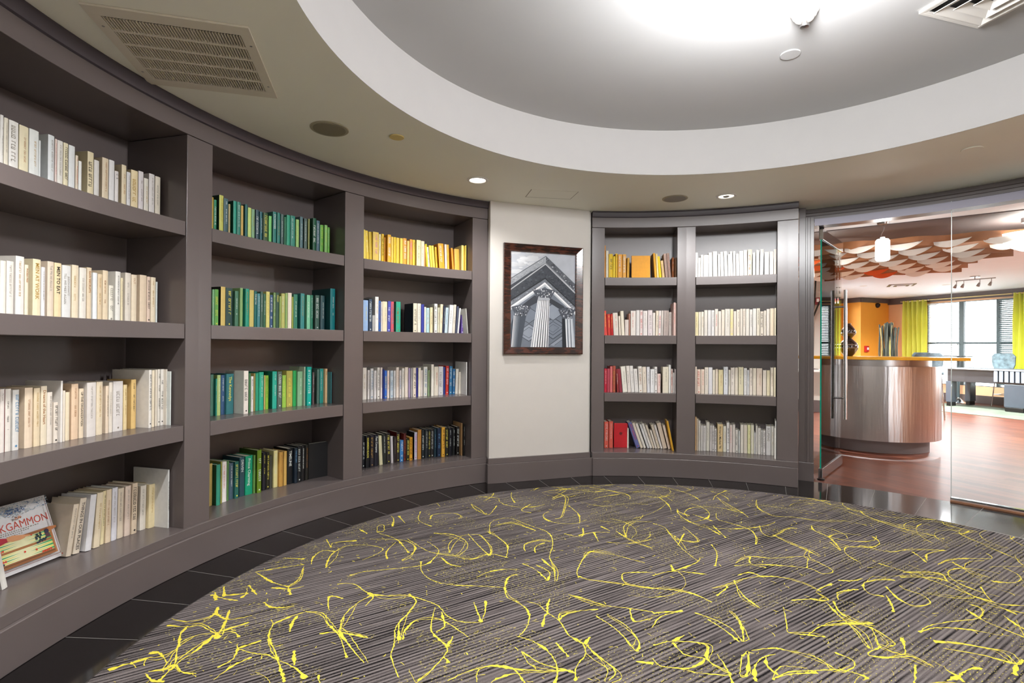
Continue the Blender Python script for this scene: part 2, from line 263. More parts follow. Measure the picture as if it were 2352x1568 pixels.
# ================================================ BOOKS
BD = {'L1.1':"""209.04 208.70 3.115 0.236 0 dcdad4 d 1
208.66 208.42 3.115 0.237 0 dcdad6 d 1
208.38 208.06 3.115 0.233 0 ddd6c4 d 1
208.02 207.31 3.115 0.233 0 e2e0dc D 1
207.26 206.54 3.115 0.231 0 e0d7b8 o 1
206.50 205.74 3.115 0.233 0 dfe2e0 g 1
205.75 205.61 3.115 0.199 0 d8dcdc - 1
205.01 204.49 3.115 0.241 0 dde2e4 d 1
204.45 204.28 3.115 0.233 0 e0cfc8 r 1
204.24 203.77 3.115 0.233 0 e2e0da d 1
203.73 203.33 3.115 0.233 0 e2d9b8 K 1
203.29 202.75 3.115 0.232 0 dde1e2 - 1
202.71 202.47 3.115 0.197 0 dcd0bc r 1
202.43 202.16 3.115 0.177 0 e8eae8 - 1
201.64 201.08 3.115 0.237 0 ded2ae K 1
201.04 200.57 3.115 0.209 0 d6d4d0 - 1
200.30 199.70 3.115 0.235 0 d8cab0 o 1
199.66 199.14 3.115 0.236 0 dcdcdc - 1
199.10 198.74 3.115 0.192 0 dcd8d6 K 1|C   5
198.45 197.98 3.115 0.235 0 dccfb0 o 1
197.94 197.56 3.115 0.208 0 d8d8da d 1
197.52 196.81 3.115 0.227 0 e0d0a8 G 1
196.77 196.25 3.115 0.234 0 d8d2d4 d 1
196.20 195.72 3.115 0.207 0 dcd8cc g 1
195.68 195.09 3.115 0.240 0 dedad8 d 1
195.03 194.47 3.115 0.237 0 dfd6c4 d 1""",
'L1.2':"""209.07 208.56 3.115 0.211 0 e0dcd2 d 1
208.52 208.11 3.115 0.213 0 e6e2d8 - 1
208.07 207.54 3.115 0.216 0 e6e0d8 d 1
207.41 206.76 3.115 0.242 0 e6e2de g 1
206.72 206.43 3.115 0.212 0 e6dcc4 O 1|PHOBIA FREE
206.10 205.47 3.115 0.242 0 e8dcbc G 1|MEN AT WORK
205.43 205.12 3.115 0.213 0 e6e4e6 d 1
204.94 204.42 3.115 0.242 0 dfcfbc d 1|Tell Me All About It
204.38 203.78 3.115 0.241 0 e6d3aa K 1|MEN TO EAT
203.74 202.99 3.115 0.236 0 dededd D 1|JUDITH KRANTZ  TILL WE MEET AGAIN
202.90 202.32 3.115 0.244 0 e4d6bc g 1
202.24 201.63 3.115 0.237 0 e2ddd4 d 1
201.57 201.15 3.115 0.243 0 dccaae O 1|RAW RECRUITS
201.04 200.63 3.115 0.223 0 e8ecee - 1
200.59 200.18 3.115 0.220 0 dcc8a8 g 1
200.14 199.63 3.115 0.241 0 e0cfb2 o 1
199.55 199.11 3.115 0.173 0 e6e2d4 D 1
198.93 198.44 3.115 0.245 0 e6e4de k 1
198.40 198.21 3.115 0.217 0 e8dcb8 d 1
197.99 197.41 3.115 0.246 0 dcd4c8 d 1
197.37 196.82 3.115 0.241 0 e4d6be o 1|OUT
196.52 195.81 3.115 0.246 0 e0cdb4 - 1
195.77 195.41 3.115 0.242 0 e4ccba K 1
195.37 194.86 3.115 0.242 0 e6d8be g 1
194.83 194.69 3.115 0.221 0 dfe8e8 - 0""",
'L1.3':"""208.81 208.37 3.119 0.251 0 e8e2d6 d 1
208.26 207.94 3.124 0.249 0 e8e0da d 1|My Love
207.90 207.47 3.124 0.248 0 e6e0d8 k/8a2420 1
207.43 206.96 3.119 0.242 0 e0deda B 1
206.62 205.99 3.115 0.247 0 ead6be o 1
205.95 205.46 3.112 0.243 0 e8d6b6 g 1
205.42 204.92 3.111 0.249 0 e8dcc4 O 1|Dreams of the Heart
204.88 204.45 3.113 0.221 0 e6ddd2 d 1
204.41 204.05 3.109 0.175 0 e6dcd0 K 1
204.01 203.84 3.100 0.267 0 ece8e4 - 1
203.71 203.51 3.106 0.223 0 e8ded0 - 1
203.36 203.00 3.113 0.214 0 eadcc0 - 1
202.90 202.29 3.111 0.248 0 e8ccae o/e0c4a6 1
202.22 201.81 3.111 0.225 0 e8d6bc K 1|UP THE ORGANIZATION
201.72 200.88 3.100 0.250 0 e0dad6 d 1
200.68 200.09 3.111 0.250 0 e4d6bc g 1
199.77 199.47 3.114 0.227 0 e6d4be k 1
199.38 199.03 3.118 0.243 0 e2dace d 1
198.92 197.95 3.123 0.245 0 dedad8 D 1
197.86 197.50 3.126 0.225 0 e6d2a2 g 1
197.19 196.70 3.120 0.249 0 e0bf7e k 1
196.34 196.03 3.062 0.296 0 ece8e2 K 1
195.80 195.50 3.075 0.294 0 e8dcc4 - 1
195.35 195.13 3.081 0.295 0 e6dccc - 1
195.08 194.81 3.082 0.297 0 e6e0d6 K 1
194.74 194.40 3.083 0.297 0 e4e0da K 1
194.41 194.27 3.068 0.296 0 e0d8cc K 1
194.35 194.21 3.045 0.285 0 dfe6e4 - 1""",
'L1.4':"""207.89 207.46 3.129 0.214 -11 e4e2dc - 1
202.18 201.71 3.174 0.230 9 e6d8c4 d 1
201.67 201.08 3.169 0.249 8 e4d8c6 K 1|THINGS IN OUR PLACES
200.93 200.37 3.149 0.257 6 e0e0e4 - 1
200.18 199.59 3.149 0.257 4 e4d6ba g 1
199.36 199.01 3.162 0.256 3 e6dab0 k 1
198.97 198.46 3.156 0.258 1 e2d0b4 o 1
198.42 197.90 3.156 0.259 1 dcdce4 d 1
197.86 197.29 3.156 0.248 1 dccfba d 1
197.25 196.69 3.150 0.251 1 dccabc d 1
196.65 196.12 3.144 0.257 1 d8c6ae K 1
195.67 195.06 3.154 0.230 1 e0dacf d 1
195.02 194.36 3.139 0.229 1 e4d4aa g 1
194.37 194.23 3.050 0.308 0 e4e4e2 K 1""",
'L2.1':"""188.65 188.38 3.115 0.221 0 b8a040 - 0
188.33 188.01 3.115 0.210 0 2f8f6a W 1
187.69 187.16 3.115 0.248 0 cdcf6a g/1c4a34 1
187.12 186.58 3.115 0.237 0 4a6a70 w 1
186.54 186.30 3.115 0.208 0 b5a878 w 0
185.92 185.50 3.115 0.237 0 2f9c86 -/0a5a44 1
185.43 184.98 3.115 0.238 0 3c8a78 w 1
184.94 184.62 3.115 0.221 0 d0b060 - 1
184.40 184.07 3.115 0.236 0 2a6b6b - 1
184.03 183.58 3.115 0.221 0 c8e080 - 1
183.54 183.12 3.115 0.217 0 86b08a g 1
182.99 182.56 3.115 0.220 0 3d5a66 W 1
182.45 182.08 3.115 0.214 0 2c6770 w 1
181.97 181.34 3.115 0.214 0 3f5c3a Y 1
181.23 180.83 3.115 0.202 0 7fd07a - 1
180.67 180.17 3.115 0.237 0 2f8078 W 1|EXCHANGES
180.07 179.63 3.115 0.238 0 2f7f74 g 1
179.54 179.16 3.115 0.234 0 4f6a66 w 1
179.09 178.76 3.115 0.220 0 1c6a4a - 0
178.72 178.24 3.115 0.238 0 2fa080 - 1
178.18 177.52 3.115 0.241 0 3a8a7a w 1
177.39 176.96 3.115 0.223 0 9cc878 y 1
176.81 176.39 3.115 0.249 0 5a7a80 w 1
176.21 175.76 3.115 0.243 0 4f6660 w 1
175.61 175.42 3.115 0.246 0 a0a868 - 0
174.92 174.41 3.115 0.260 0 1f5a40 W 1
174.37 173.88 3.115 0.248 0 4a6a78 w 1
173.83 173.34 3.115 0.223 0 6ab048 y 1
173.16 172.72 3.115 0.228 0 90c870 y 1
172.68 172.36 3.115 0.216 0 62a83c w 0""",
'L2.2':"""188.43 188.16 3.115 0.217 0 86bf8a w 0
188.12 187.66 3.115 0.220 0 6cb055 Y 1
187.39 186.80 3.115 0.240 0 d8bf70 -/2c2c28 1
186.76 185.89 3.115 0.237 0 2f4a48 Y 1
185.60 185.14 3.115 0.223 0 4a7a60 w 1
184.95 184.59 3.115 0.246 0 8ab070 - 1
184.24 183.76 3.115 0.245 0 2a9a80 g 1
183.72 183.13 3.115 0.240 0 d0c070 - 1
183.09 182.72 3.115 0.236 0 176a66 W 1|THE BATTLE
182.68 182.29 3.115 0.223 0 4a8a90 w 1
182.24 181.90 3.115 0.237 0 4a6a5a w 1
181.86 181.53 3.115 0.225 0 3a6a50 w 1
181.49 181.00 3.115 0.241 0 e0d880 g 1
180.96 180.57 3.115 0.222 0 3a5a80 W 1
180.49 180.18 3.115 0.240 0 7a9a60 w 0
180.14 179.70 3.115 0.242 0 3a5a4a Y 1|CRAZY
179.66 179.42 3.115 0.219 0 9ab060 - 0
179.38 178.88 3.115 0.239 0 c0c070 w 1
178.84 178.51 3.115 0.244 0 90b068 - 1
178.47 177.92 3.115 0.248 0 f0e4d0 - 1
177.88 177.69 3.115 0.223 0 a0b050 - 0
177.65 177.08 3.115 0.242 0 3a8068 w 1
176.64 176.06 3.115 0.253 0 3a8a88 g 1
175.71 175.21 3.115 0.246 0 7fc8a0 w 1
175.17 174.79 3.115 0.248 0 2a7a60 w 1
174.46 173.84 3.115 0.250 0 4a6a60 W 1
173.68 173.05 3.115 0.251 0 3a5a60 w 1
172.91 172.14 3.059 0.303 0 0f7a80 w/07484c 1""",
'L2.3':"""188.02 187.65 3.150 0.249 0 5a8a78 - 1
187.61 187.45 3.136 0.223 0 2f9a88 w 1
187.41 186.98 3.137 0.244 0 b0c880 w 1
186.80 186.32 3.147 0.242 0 3a5a80 w 1
186.28 185.36 3.136 0.248 0 3a7a80 Y 1|The Kennedys
185.19 184.57 3.058 0.266 0 ece4da K/c8c8c0 1
184.19 183.92 3.082 0.248 0 4a7a50 - 0
183.38 183.04 3.119 0.226 0 f4f2ee k 1
182.91 182.70 3.126 0.244 0 9a8a50 - 0
182.66 182.24 3.126 0.243 0 2a9a78 - 1
182.06 181.46 3.135 0.249 0 2fb090 w 1
181.31 181.10 3.144 0.226 0 c0a868 - 0
181.05 180.65 3.146 0.225 0 8ac040 k 1
180.31 179.69 3.132 0.250 0 2fb098 w/0a6a50 1
179.65 179.03 3.128 0.248 0 5a6a60 W 1
178.87 178.32 3.137 0.221 0 9ac850 y 1
178.15 177.28 3.147 0.249 0 b8b058 Y 1
177.24 176.75 3.147 0.249 0 2fa858 - 1
176.71 175.98 3.136 0.242 0 8ab890 w 1
175.94 175.75 3.123 0.274 0 a8b8a0 - 0
175.68 175.05 3.106 0.273 0 10b0a0 W 1
174.56 174.28 3.134 0.232 0 6a5a5a w 0
173.50 173.14 3.164 0.251 0 5a7a70 - 1
173.06 172.52 3.167 0.254 0 2a9a90 w 1
172.48 172.16 3.147 0.254 0 e8c090 O 1|OPEN
172.19 172.05 3.101 0.231 0 3a7a80 - 1""",
'L2.4':"""187.87 187.38 3.172 0.254 0 c0a860 - 1
187.34 186.84 3.142 0.245 0 3a9a80 -/0c5a40 1
186.63 186.45 3.155 0.256 0 9a9a50 - 0
186.25 185.69 3.168 0.248 0 f0ecea r 1
185.59 185.37 3.173 0.246 0 5a8a50 - 0
185.25 184.70 3.180 0.227 0 4a6070 w 1
184.66 184.16 3.168 0.232 0 2a6a60 Y 1
183.95 183.30 3.177 0.251 0 2f4f5a W 1|DRIVEN
183.24 182.29 3.175 0.251 0 14a078 W 1|Prince Charming
182.25 182.02 3.168 0.249 0 6a9a50 - 1
181.98 181.40 3.154 0.280 0 6a8a20 W/34500e 1
180.92 180.46 3.180 0.254 0 22222a y 1
180.42 180.03 3.177 0.247 0 2a2a20 Y 1
179.95 179.61 3.180 0.222 0 4a4a40 - 0
179.44 178.87 3.178 0.250 0 e8e0a0 w 1
178.83 178.29 3.165 0.236 0 d0a050 o 1
178.19 177.77 3.165 0.236 0 d8b060 - 1
177.61 176.81 3.173 0.249 0 15181c W/0c0c0e 1|TIMELINE
176.77 176.36 3.157 0.248 0 1c2a38 B 1|THE ICE LIMIT
176.28 175.79 3.161 0.255 0 1a1c20 W 1
175.67 175.17 3.168 0.253 0 1c1c1e w 1
175.03 174.58 3.172 0.252 0 22201c o 1""",
'L3.1':"""167.02 166.63 3.115 0.252 -2 f8e060 - 0
166.59 166.12 3.115 0.248 -3 f0d048 w 1
166.08 165.62 3.115 0.244 -2 d8b830 - 1
165.54 164.56 3.115 0.250 0 e8c860 P 1
164.52 164.22 3.115 0.239 0 f8f0c0 r 0
164.11 163.70 3.115 0.245 0 e0b820 K 0
163.66 163.48 3.115 0.219 0 c88820 - 0
163.10 162.53 3.115 0.248 0 f0b830 W 1
162.49 162.14 3.115 0.235 0 f8d060 - 0
162.09 161.67 3.115 0.235 0 f0cc30 - 0
161.63 161.13 3.115 0.234 0 f0cc48 - 1
160.99 160.53 3.115 0.235 0 f8d858 - 0
160.49 159.90 3.115 0.239 0 f0a838 W 1
159.80 159.42 3.115 0.222 0 f8d070 - 0
159.35 158.86 3.115 0.238 0 f0a840 P 1
158.82 158.46 3.115 0.237 0 f8d848 k 0
158.17 157.44 3.115 0.241 0 f8f0b0 k 1
157.40 156.82 3.115 0.237 0 f8e0c0 d 1
156.78 156.64 3.115 0.202 0 e8a858 - 0
156.41 156.15 3.115 0.217 -4 f8e030 - 0
156.11 155.81 3.115 0.193 -5 f0ead0 T 0
155.71 155.31 3.115 0.209 -5 f8d850 - 0
155.27 154.88 3.115 0.210 -5 f8dc60 - 0
154.78 154.45 3.115 0.202 -4 e8c030 k 0
154.17 153.20 3.115 0.236 -4 f8a830 W 1
153.15 152.78 3.115 0.235 -2 f8e0d0 - 0
152.74 152.39 3.115 0.235 -2 f8b840 - 0
151.84 151.50 3.115 0.210 -5 f0a030 - 0
151.45 150.60 3.115 0.205 -2 f8b850 - 1
150.26 149.87 3.115 0.245 0 f8e890 - 0
149.90 149.76 3.075 0.239 0 f8e060 - 0""",
'L3.2':"""167.01 166.21 3.115 0.244 0 9ab8e0 y 1
166.08 165.56 3.115 0.255 0 3a4a60 W 1
165.52 165.11 3.115 0.130 0 b0b0b0 - 0
165.07 164.51 3.115 0.278 0 f0efec g 1
164.47 164.15 3.115 0.248 0 2a60b0 O 0
164.11 163.87 3.115 0.241 0 e8e0d8 b 0
163.83 163.07 3.115 0.245 0 ece0c0 d 1
163.03 162.53 3.115 0.250 1 4a50b0 W 1
162.47 161.95 3.115 0.248 0 d05868 T 1
161.60 160.83 3.115 0.251 0 2aa888 O 1
158.67 158.00 3.115 0.247 0 e8e0c8 K/202838 1
157.94 157.35 3.115 0.247 0 ece4d4 d 1
157.28 156.80 3.115 0.242 0 3a40a0 - 0
156.76 156.45 3.115 0.221 0 e8e4d8 - 0
156.40 155.86 3.115 0.214 0 b8dce0 r 0
155.76 155.28 3.115 0.220 0 ecdcb0 k 0
155.00 154.46 3.115 0.253 0 f0f0ea K 1
154.42 154.13 3.115 0.223 1 e0dcc0 o 0
154.09 153.61 3.115 0.252 2 ece0c0 g 0
153.57 153.23 3.115 0.237 3 2a3048 w 0
153.19 152.69 3.115 0.225 3 c8dce4 b 0
152.50 151.81 3.115 0.250 3 ececec d 1
151.77 151.35 3.115 0.254 3 e8e0d0 d 0
151.26 150.96 3.115 0.241 4 4a5068 - 0
150.91 150.65 3.115 0.226 5 f0f0f0 - 0
150.31 149.88 3.107 0.187 2 6a50a0 W 0
149.93 149.79 3.019 0.219 -5 d4d4cc - 0""",
'L3.3':"""166.47 165.85 3.162 0.252 0 ece6dc g 1
165.66 165.32 3.165 0.232 0 f0ece8 k 0
165.28 164.80 3.158 0.244 0 e0e0e0 B 1
164.76 164.37 3.152 0.227 0 e4e0e0 d 1
164.33 163.92 3.142 0.251 0 e8e4dc K 1
163.88 163.61 3.133 0.251 0 ebe0dc d 0
163.57 163.32 3.128 0.236 0 1a3080 - 0
163.23 162.83 3.134 0.225 0 3a70d0 Y 0
162.73 162.35 3.141 0.224 0 ecdcd0 r 0
162.19 161.70 3.142 0.223 0 c8d4dc B 0
161.66 161.37 3.135 0.223 0 e0e0e0 k 0
161.33 160.88 3.129 0.250 0 e8dcd0 o 1
160.84 160.53 3.122 0.224 0 dcd4d0 B 0
160.49 160.07 3.117 0.241 0 e0dcd4 k 1
160.03 159.50 3.112 0.249 0 ece0d0 - 1
159.46 159.15 3.107 0.242 0 a898b8 - 0
159.11 158.81 3.103 0.242 0 a8a4a8 - 0
158.77 158.25 3.099 0.244 0 ece0d0 K 1
158.21 157.91 3.101 0.243 0 2a2a80 - 0
157.75 157.29 3.111 0.242 0 f0e8d8 - 0
157.16 156.87 3.122 0.221 0 e8e0dc - 0
156.77 156.09 3.118 0.249 0 dcdcd4 B 1
156.05 155.80 3.110 0.220 0 90a880 g 0
155.59 155.14 3.100 0.269 0 ece8dc - 0
154.96 154.21 3.115 0.248 0 e4dccc r 1
153.87 153.05 3.149 0.248 0 e8e8ec D 1
152.92 152.59 3.160 0.242 0 3a4a98 - 0
152.55 152.04 3.158 0.251 1 e04038 W 0
151.94 151.44 3.156 0.248 1 3a80b0 W 0
151.36 150.92 3.156 0.222 1 2a70a8 W 0
150.86 150.38 3.158 0.224 2 f0ece0 - 0
150.26 149.86 3.159 0.196 1 f0e8d8 - 0
149.92 149.78 3.038 0.288 0 f4f4f0 - 0""",
'L3.4':"""166.32 165.91 3.177 0.252 0 1a1c24 W 1
165.87 165.23 3.165 0.254 0 15161c Y 1|HAMMERHEADS
165.18 164.61 3.160 0.256 0 2a2630 G 1
164.48 163.84 3.164 0.255 0 1c1c28 W 1|Fast Company
163.52 162.99 3.175 0.239 -3 d8d4b0 - 1
162.91 162.34 3.180 0.247 -2 2a2e2a w 1
162.27 161.64 3.180 0.251 -2 302c2c Y 1
161.57 161.18 3.180 0.222 -2 c8c4c8 - 0
161.13 160.75 3.180 0.216 0 302828 d 0
160.69 160.16 3.180 0.250 0 302c28 Y/6a1414 1
160.12 159.53 3.180 0.179 0 3a80c0 W/6a1414 0
159.49 159.10 3.180 0.233 0 5a2020 O/701c10 0
159.04 158.54 3.180 0.186 0 2a2a18 Y 0
158.48 157.99 3.180 0.194 0 e0a028 K 0
157.69 157.21 3.180 0.232 0 c8c8d8 P/141414 0
157.17 156.56 3.174 0.251 0 c08840 o 1
156.40 155.96 3.180 0.247 0 20282c W 0
155.87 155.37 3.180 0.249 0 20282e w 1
155.28 154.88 3.180 0.246 0 1e2222 Y 0
154.84 154.36 3.180 0.246 0 2c2828 W 0
154.32 153.91 3.176 0.247 0 1c3440 b 0
153.87 153.26 3.164 0.253 0 1a2a44 B 1
153.20 152.64 3.152 0.258 0 e8b040 K 1
152.56 152.01 3.150 0.253 0 28261e Y 1
151.93 151.38 3.155 0.246 0 1e1e26 w 1
151.25 150.77 3.160 0.245 0 16181a w 0
150.59 150.05 3.157 0.251 0 181414 W 1
150.01 149.83 3.119 0.285 0 b89060 - 0
149.89 149.75 3.082 0.283 0 1a1a1a W 0""",
'R1.1':"""121.40 121.19 3.270 0.324 0 f0a040 - 0
121.12 120.70 3.270 0.274 0 f0e8d0 - 0
120.65 119.95 3.270 0.243 0 f0c820 K 1
119.91 119.56 3.270 0.221 0 f8d840 - 0
119.51 119.16 3.270 0.247 0 f0c030 - 0
119.10 118.34 3.270 0.240 0 f0a840 W 1
118.29 117.72 3.270 0.240 0 f0b050 W 1
117.60 117.20 3.270 0.206 1 e0a838 - 0
112.98 112.63 3.270 0.250 -4 f0b030 - 0
112.59 112.29 3.270 0.242 -4 f8e0a0 - 0
112.24 111.85 3.270 0.219 -5 f8d820 - 0
111.74 111.31 3.270 0.177 -6 e8c890 o 0
111.20 110.76 3.270 0.243 -5 e0c0b0 d 0
110.71 110.28 3.270 0.248 -5 d8b8a8 r 0
110.24 109.88 3.254 0.202 0 a86030 w 0
109.89 109.75 3.150 0.185 0 6a4a30 - 0""",
'R1.2':"""121.35 120.82 3.270 0.237 -3 e85048 y 0
120.77 120.26 3.270 0.206 -2 d84038 y 0
120.21 119.82 3.270 0.206 -2 c82828 y 0
119.76 118.91 3.270 0.218 -3 e8e0d4 r 1
118.83 118.51 3.270 0.189 -3 e8dccc - 0
118.43 117.91 3.270 0.237 -3 ece4d0 - 0
117.87 117.26 3.270 0.153 0 dcd0c8 - 0
117.22 116.98 3.270 0.212 0 b08070 - 0
116.91 116.05 3.270 0.239 0 e4dcd4 r 1
116.00 115.43 3.270 0.245 0 e0dcd8 - 1
115.39 114.92 3.270 0.245 0 e8d8d4 R 0
114.87 114.14 3.270 0.239 0 e8e0dc d 1
114.07 113.33 3.270 0.245 0 e4d8d8 D 1
113.29 112.87 3.270 0.220 0 e8e0d8 - 0
112.81 112.40 3.270 0.240 1 e8dcc8 k 0
112.36 111.96 3.270 0.240 1 e8e0dc R 0
111.92 111.57 3.270 0.241 1 d8d0c8 - 0
111.52 110.71 3.270 0.241 1 e0d0c8 d 1
110.66 110.21 3.270 0.226 0 e8e0d8 d 0
110.17 109.84 3.150 0.307 0 d8b8b0 r 1
109.86 109.72 3.150 0.300 0 c0a8a0 - 0""",
'R1.3':"""121.54 121.10 3.204 0.223 0 c82840 w 0
121.06 120.59 3.204 0.222 0 b84858 - 0
120.55 120.16 3.204 0.245 0 e07878 - 0
120.10 119.62 3.204 0.249 0 a85040 G 0
119.37 119.00 3.204 0.219 -3 8a3030 w 0
118.94 118.47 3.204 0.220 -5 8a3040 r 0
118.38 117.58 3.211 0.244 -5 e8e4d8 d 1
117.52 116.96 3.215 0.250 -4 e4dcd4 d 1
116.91 116.35 3.220 0.250 -4 e4e0dc d 1
116.29 115.68 3.224 0.221 -4 e8e4e0 d 1
115.63 115.02 3.221 0.246 -2 e8e4dc O 1
114.98 114.34 3.219 0.241 -2 e4d8c8 d 1
114.30 113.79 3.218 0.242 -1 dcdce0 d 0
113.75 113.10 3.217 0.221 0 e8e8e8 d 1
113.06 112.64 3.217 0.243 0 f0ece8 K 0
112.59 112.08 3.219 0.178 0 e8d0c8 r 0
111.77 110.81 3.204 0.244 0 e4dcc8 d 1
110.77 110.44 3.204 0.263 0 f0f0ec - 0
110.40 110.13 3.204 0.225 0 f0dcd4 R 0
110.09 109.87 3.196 0.191 0 e0dcd8 - 0
109.89 109.75 3.147 0.227 0 b0a8a8 - 0""",
'R1.4':"""121.16 120.46 3.294 0.251 0 f06a58 W 1
120.37 119.69 3.294 0.255 0 e86858 w 1
117.30 117.07 3.294 0.191 0 f0ece0 - 0
115.82 115.16 3.294 0.255 -19 6a70a8 R 1
115.12 114.68 3.294 0.251 -19 e8dcc8 - 0
114.61 114.18 3.294 0.248 -19 ece8dc - 0
113.99 113.62 3.294 0.240 -19 dcdcdc - 0
113.57 113.18 3.294 0.248 -19 e8e4dc d 0
113.13 112.77 3.294 0.232 -18 e0d4c0 d 0
112.71 112.40 3.294 0.180 -17 e8e0d4 - 0
112.33 111.91 3.294 0.235 -16 dcd0bc o 0
111.84 111.50 3.294 0.232 -16 e8e4e0 d 0
111.45 110.78 3.294 0.250 -14 dccbb8 - 1
110.60 110.19 3.294 0.231 -14 e8d8c8 - 0
110.15 109.87 3.198 0.283 -11 e0a830 - 0""",
'R2.1':"""106.50 106.10 3.270 0.245 0 f2f0ec - 0
106.05 105.69 3.270 0.196 0 f2f0ec - 0
105.64 105.23 3.270 0.223 0 f2f0ec - 0
105.18 104.42 3.270 0.219 0 f2f0ec - 1
104.36 103.80 3.270 0.240 -1 f2f0ec - 1
103.71 103.05 3.270 0.249 -1 f2f0ec - 1
102.95 102.58 3.270 0.224 -1 f2f0ec - 0
102.49 102.03 3.270 0.243 -2 f2f0ec - 0
101.96 101.47 3.270 0.247 -2 f2f0ec - 1
101.43 101.07 3.270 0.220 -1 f2f0ec - 0
101.02 100.68 3.270 0.244 -2 f2f0ec - 0
100.64 100.28 3.270 0.243 -1 f2f0ec - 0
100.21 99.73 3.270 0.219 -1 f2f0ec - 0
99.69 99.09 3.270 0.242 -1 f2f0ec - 1
99.05 98.55 3.270 0.249 -1 f2f0ec - 1
98.51 97.88 3.270 0.252 0 ece0cc O 1
97.77 97.37 3.270 0.220 0 f0eeea - 0
97.28 96.83 3.270 0.244 0 f0eeea - 1
96.76 96.27 3.270 0.248 1 f0eeea - 1
96.08 95.42 3.270 0.221 0 f0eeea - 1
95.34 94.81 3.270 0.221 0 f0eeea - 1
94.77 94.45 3.150 0.220 0 e6dace - 0""",
'R2.2':"""106.46 105.96 3.270 0.225 0 e8dcb0 g 0
105.92 105.56 3.270 0.226 0 e4dccc - 0
105.52 105.12 3.270 0.227 0 e6e0d2 g 0
105.06 104.54 3.270 0.242 0 e0dad0 - 1
104.50 103.99 3.270 0.242 0 dcdad8 - 1
103.95 103.47 3.270 0.241 0 e0dedc d 0
103.42 102.92 3.270 0.252 0 e4dcd2 r 1
102.87 102.45 3.270 0.231 0 e4dcd0 - 0
102.41 101.91 3.270 0.244 0 e2d8c8 - 1
101.86 101.11 3.270 0.251 0 e0dad0 d 1
101.07 100.60 3.270 0.250 0 e6d8b4 Y 1
100.55 100.15 3.270 0.229 0 e4dace - 0
100.11 99.63 3.270 0.242 0 e8dece d 1
99.59 99.22 3.270 0.250 0 dcd4c8 - 0
99.18 98.78 3.270 0.250 0 e4dcd0 o 0
98.74 98.24 3.270 0.249 0 e6e0d6 - 1
98.19 97.77 3.270 0.243 0 dedcd6 k 0
97.73 97.22 3.270 0.250 0 e4e2dc - 1
97.18 96.69 3.270 0.252 0 e2dac8 k 1
96.64 96.16 3.270 0.223 0 e0d6c8 K 0
96.12 95.78 3.270 0.230 0 e4dcd0 d 0
95.74 95.30 3.270 0.244 0 e0dad2 - 1
95.25 94.71 3.270 0.249 0 e4d6c0 - 1
94.67 94.45 3.150 0.243 0 e6dcc2 - 0""",
'R2.3':"""106.54 106.29 3.204 0.250 0 ecdccc - 0
106.24 105.69 3.204 0.226 0 ecd8c8 R 1
105.65 105.09 3.204 0.227 0 e8d8c6 r 1
105.04 104.48 3.204 0.245 0 e6ddd0 d 1
104.44 103.84 3.209 0.245 0 dedde0 - 1
103.79 103.41 3.220 0.223 0 e6decc - 0
103.35 102.93 3.228 0.229 0 e6d8c4 - 0
102.87 102.15 3.230 0.224 0 e0d4a8 o 1
102.08 101.42 3.234 0.251 0 dfe2e6 d 1
101.34 101.03 3.237 0.225 0 e2dccc k 0
100.98 100.41 3.239 0.245 0 e8dfd4 d 1
100.37 99.91 3.240 0.246 0 e6dcca - 1
99.85 99.09 3.240 0.251 0 e0d8b8 d 1
99.04 98.58 3.241 0.243 0 e4e2e0 d 0
98.54 98.25 3.242 0.226 0 dcdcdc b 0
98.21 97.75 3.243 0.244 0 e6dcd0 k 1
97.71 97.21 3.245 0.244 0 e6dcca - 1
97.17 96.35 3.246 0.244 0 e2d2c2 o 1
96.27 95.75 3.247 0.227 0 e8e0d2 - 1
95.71 95.23 3.248 0.227 0 e2d8b8 - 1
95.17 94.75 3.249 0.252 0 ece4d4 o 0
94.71 94.45 3.146 0.256 0 e6dcc0 - 1""",
'R2.4':"""106.37 106.17 3.277 0.317 0 e8c090 - 0
106.13 105.91 3.274 0.302 0 e8d4bc - 0
105.87 105.56 3.271 0.285 0 e6e0d8 d 0
105.50 105.16 3.278 0.240 0 e0dcd6 - 0
105.11 104.65 3.289 0.236 0 e4e0dc d 0
104.61 104.12 3.294 0.270 0 e6e2d4 d 1
104.07 103.74 3.294 0.241 0 e2dcd8 d 0
103.70 103.40 3.294 0.239 0 e8e4e0 K 0
103.36 103.03 3.294 0.213 0 ece8e4 K 0
102.91 102.07 3.294 0.256 0 e0c898 K 1|Writer's Market '96
102.03 101.58 3.294 0.240 0 e6e4d4 g 0
101.51 101.11 3.294 0.275 0 f0eeea K 0
101.06 100.63 3.294 0.254 0 e4d8d0 r 0
100.59 100.23 3.294 0.259 0 e8e0d8 - 0
100.18 99.82 3.294 0.212 0 e8e4dc K 0
99.74 99.52 3.294 0.203 0 e4e8e4 - 0
99.45 99.00 3.294 0.263 0 e6e0d4 - 1
98.96 98.46 3.294 0.261 0 e6dccc - 1
98.42 97.95 3.294 0.263 0 e4e4b0 g 1
97.91 97.48 3.294 0.265 0 e6e2cc - 1
97.43 97.26 3.294 0.197 0 ececec - 0
97.22 96.96 3.294 0.260 0 e0dcd4 - 0
96.92 96.50 3.294 0.239 0 e4e0d8 d 0
96.46 96.23 3.294 0.222 0 e4e2de K 0
96.18 95.82 3.294 0.220 0 ece8e4 K 0
95.75 95.05 3.294 0.262 0 e4e2e0 D 1|ECLIPSING
95.01 94.65 3.294 0.265 0 e6e2d8 g 0
94.62 94.48 3.148 0.268 0 e6e2da - 0
94.51 94.37 3.146 0.329 0 eceae6 - 0"""}
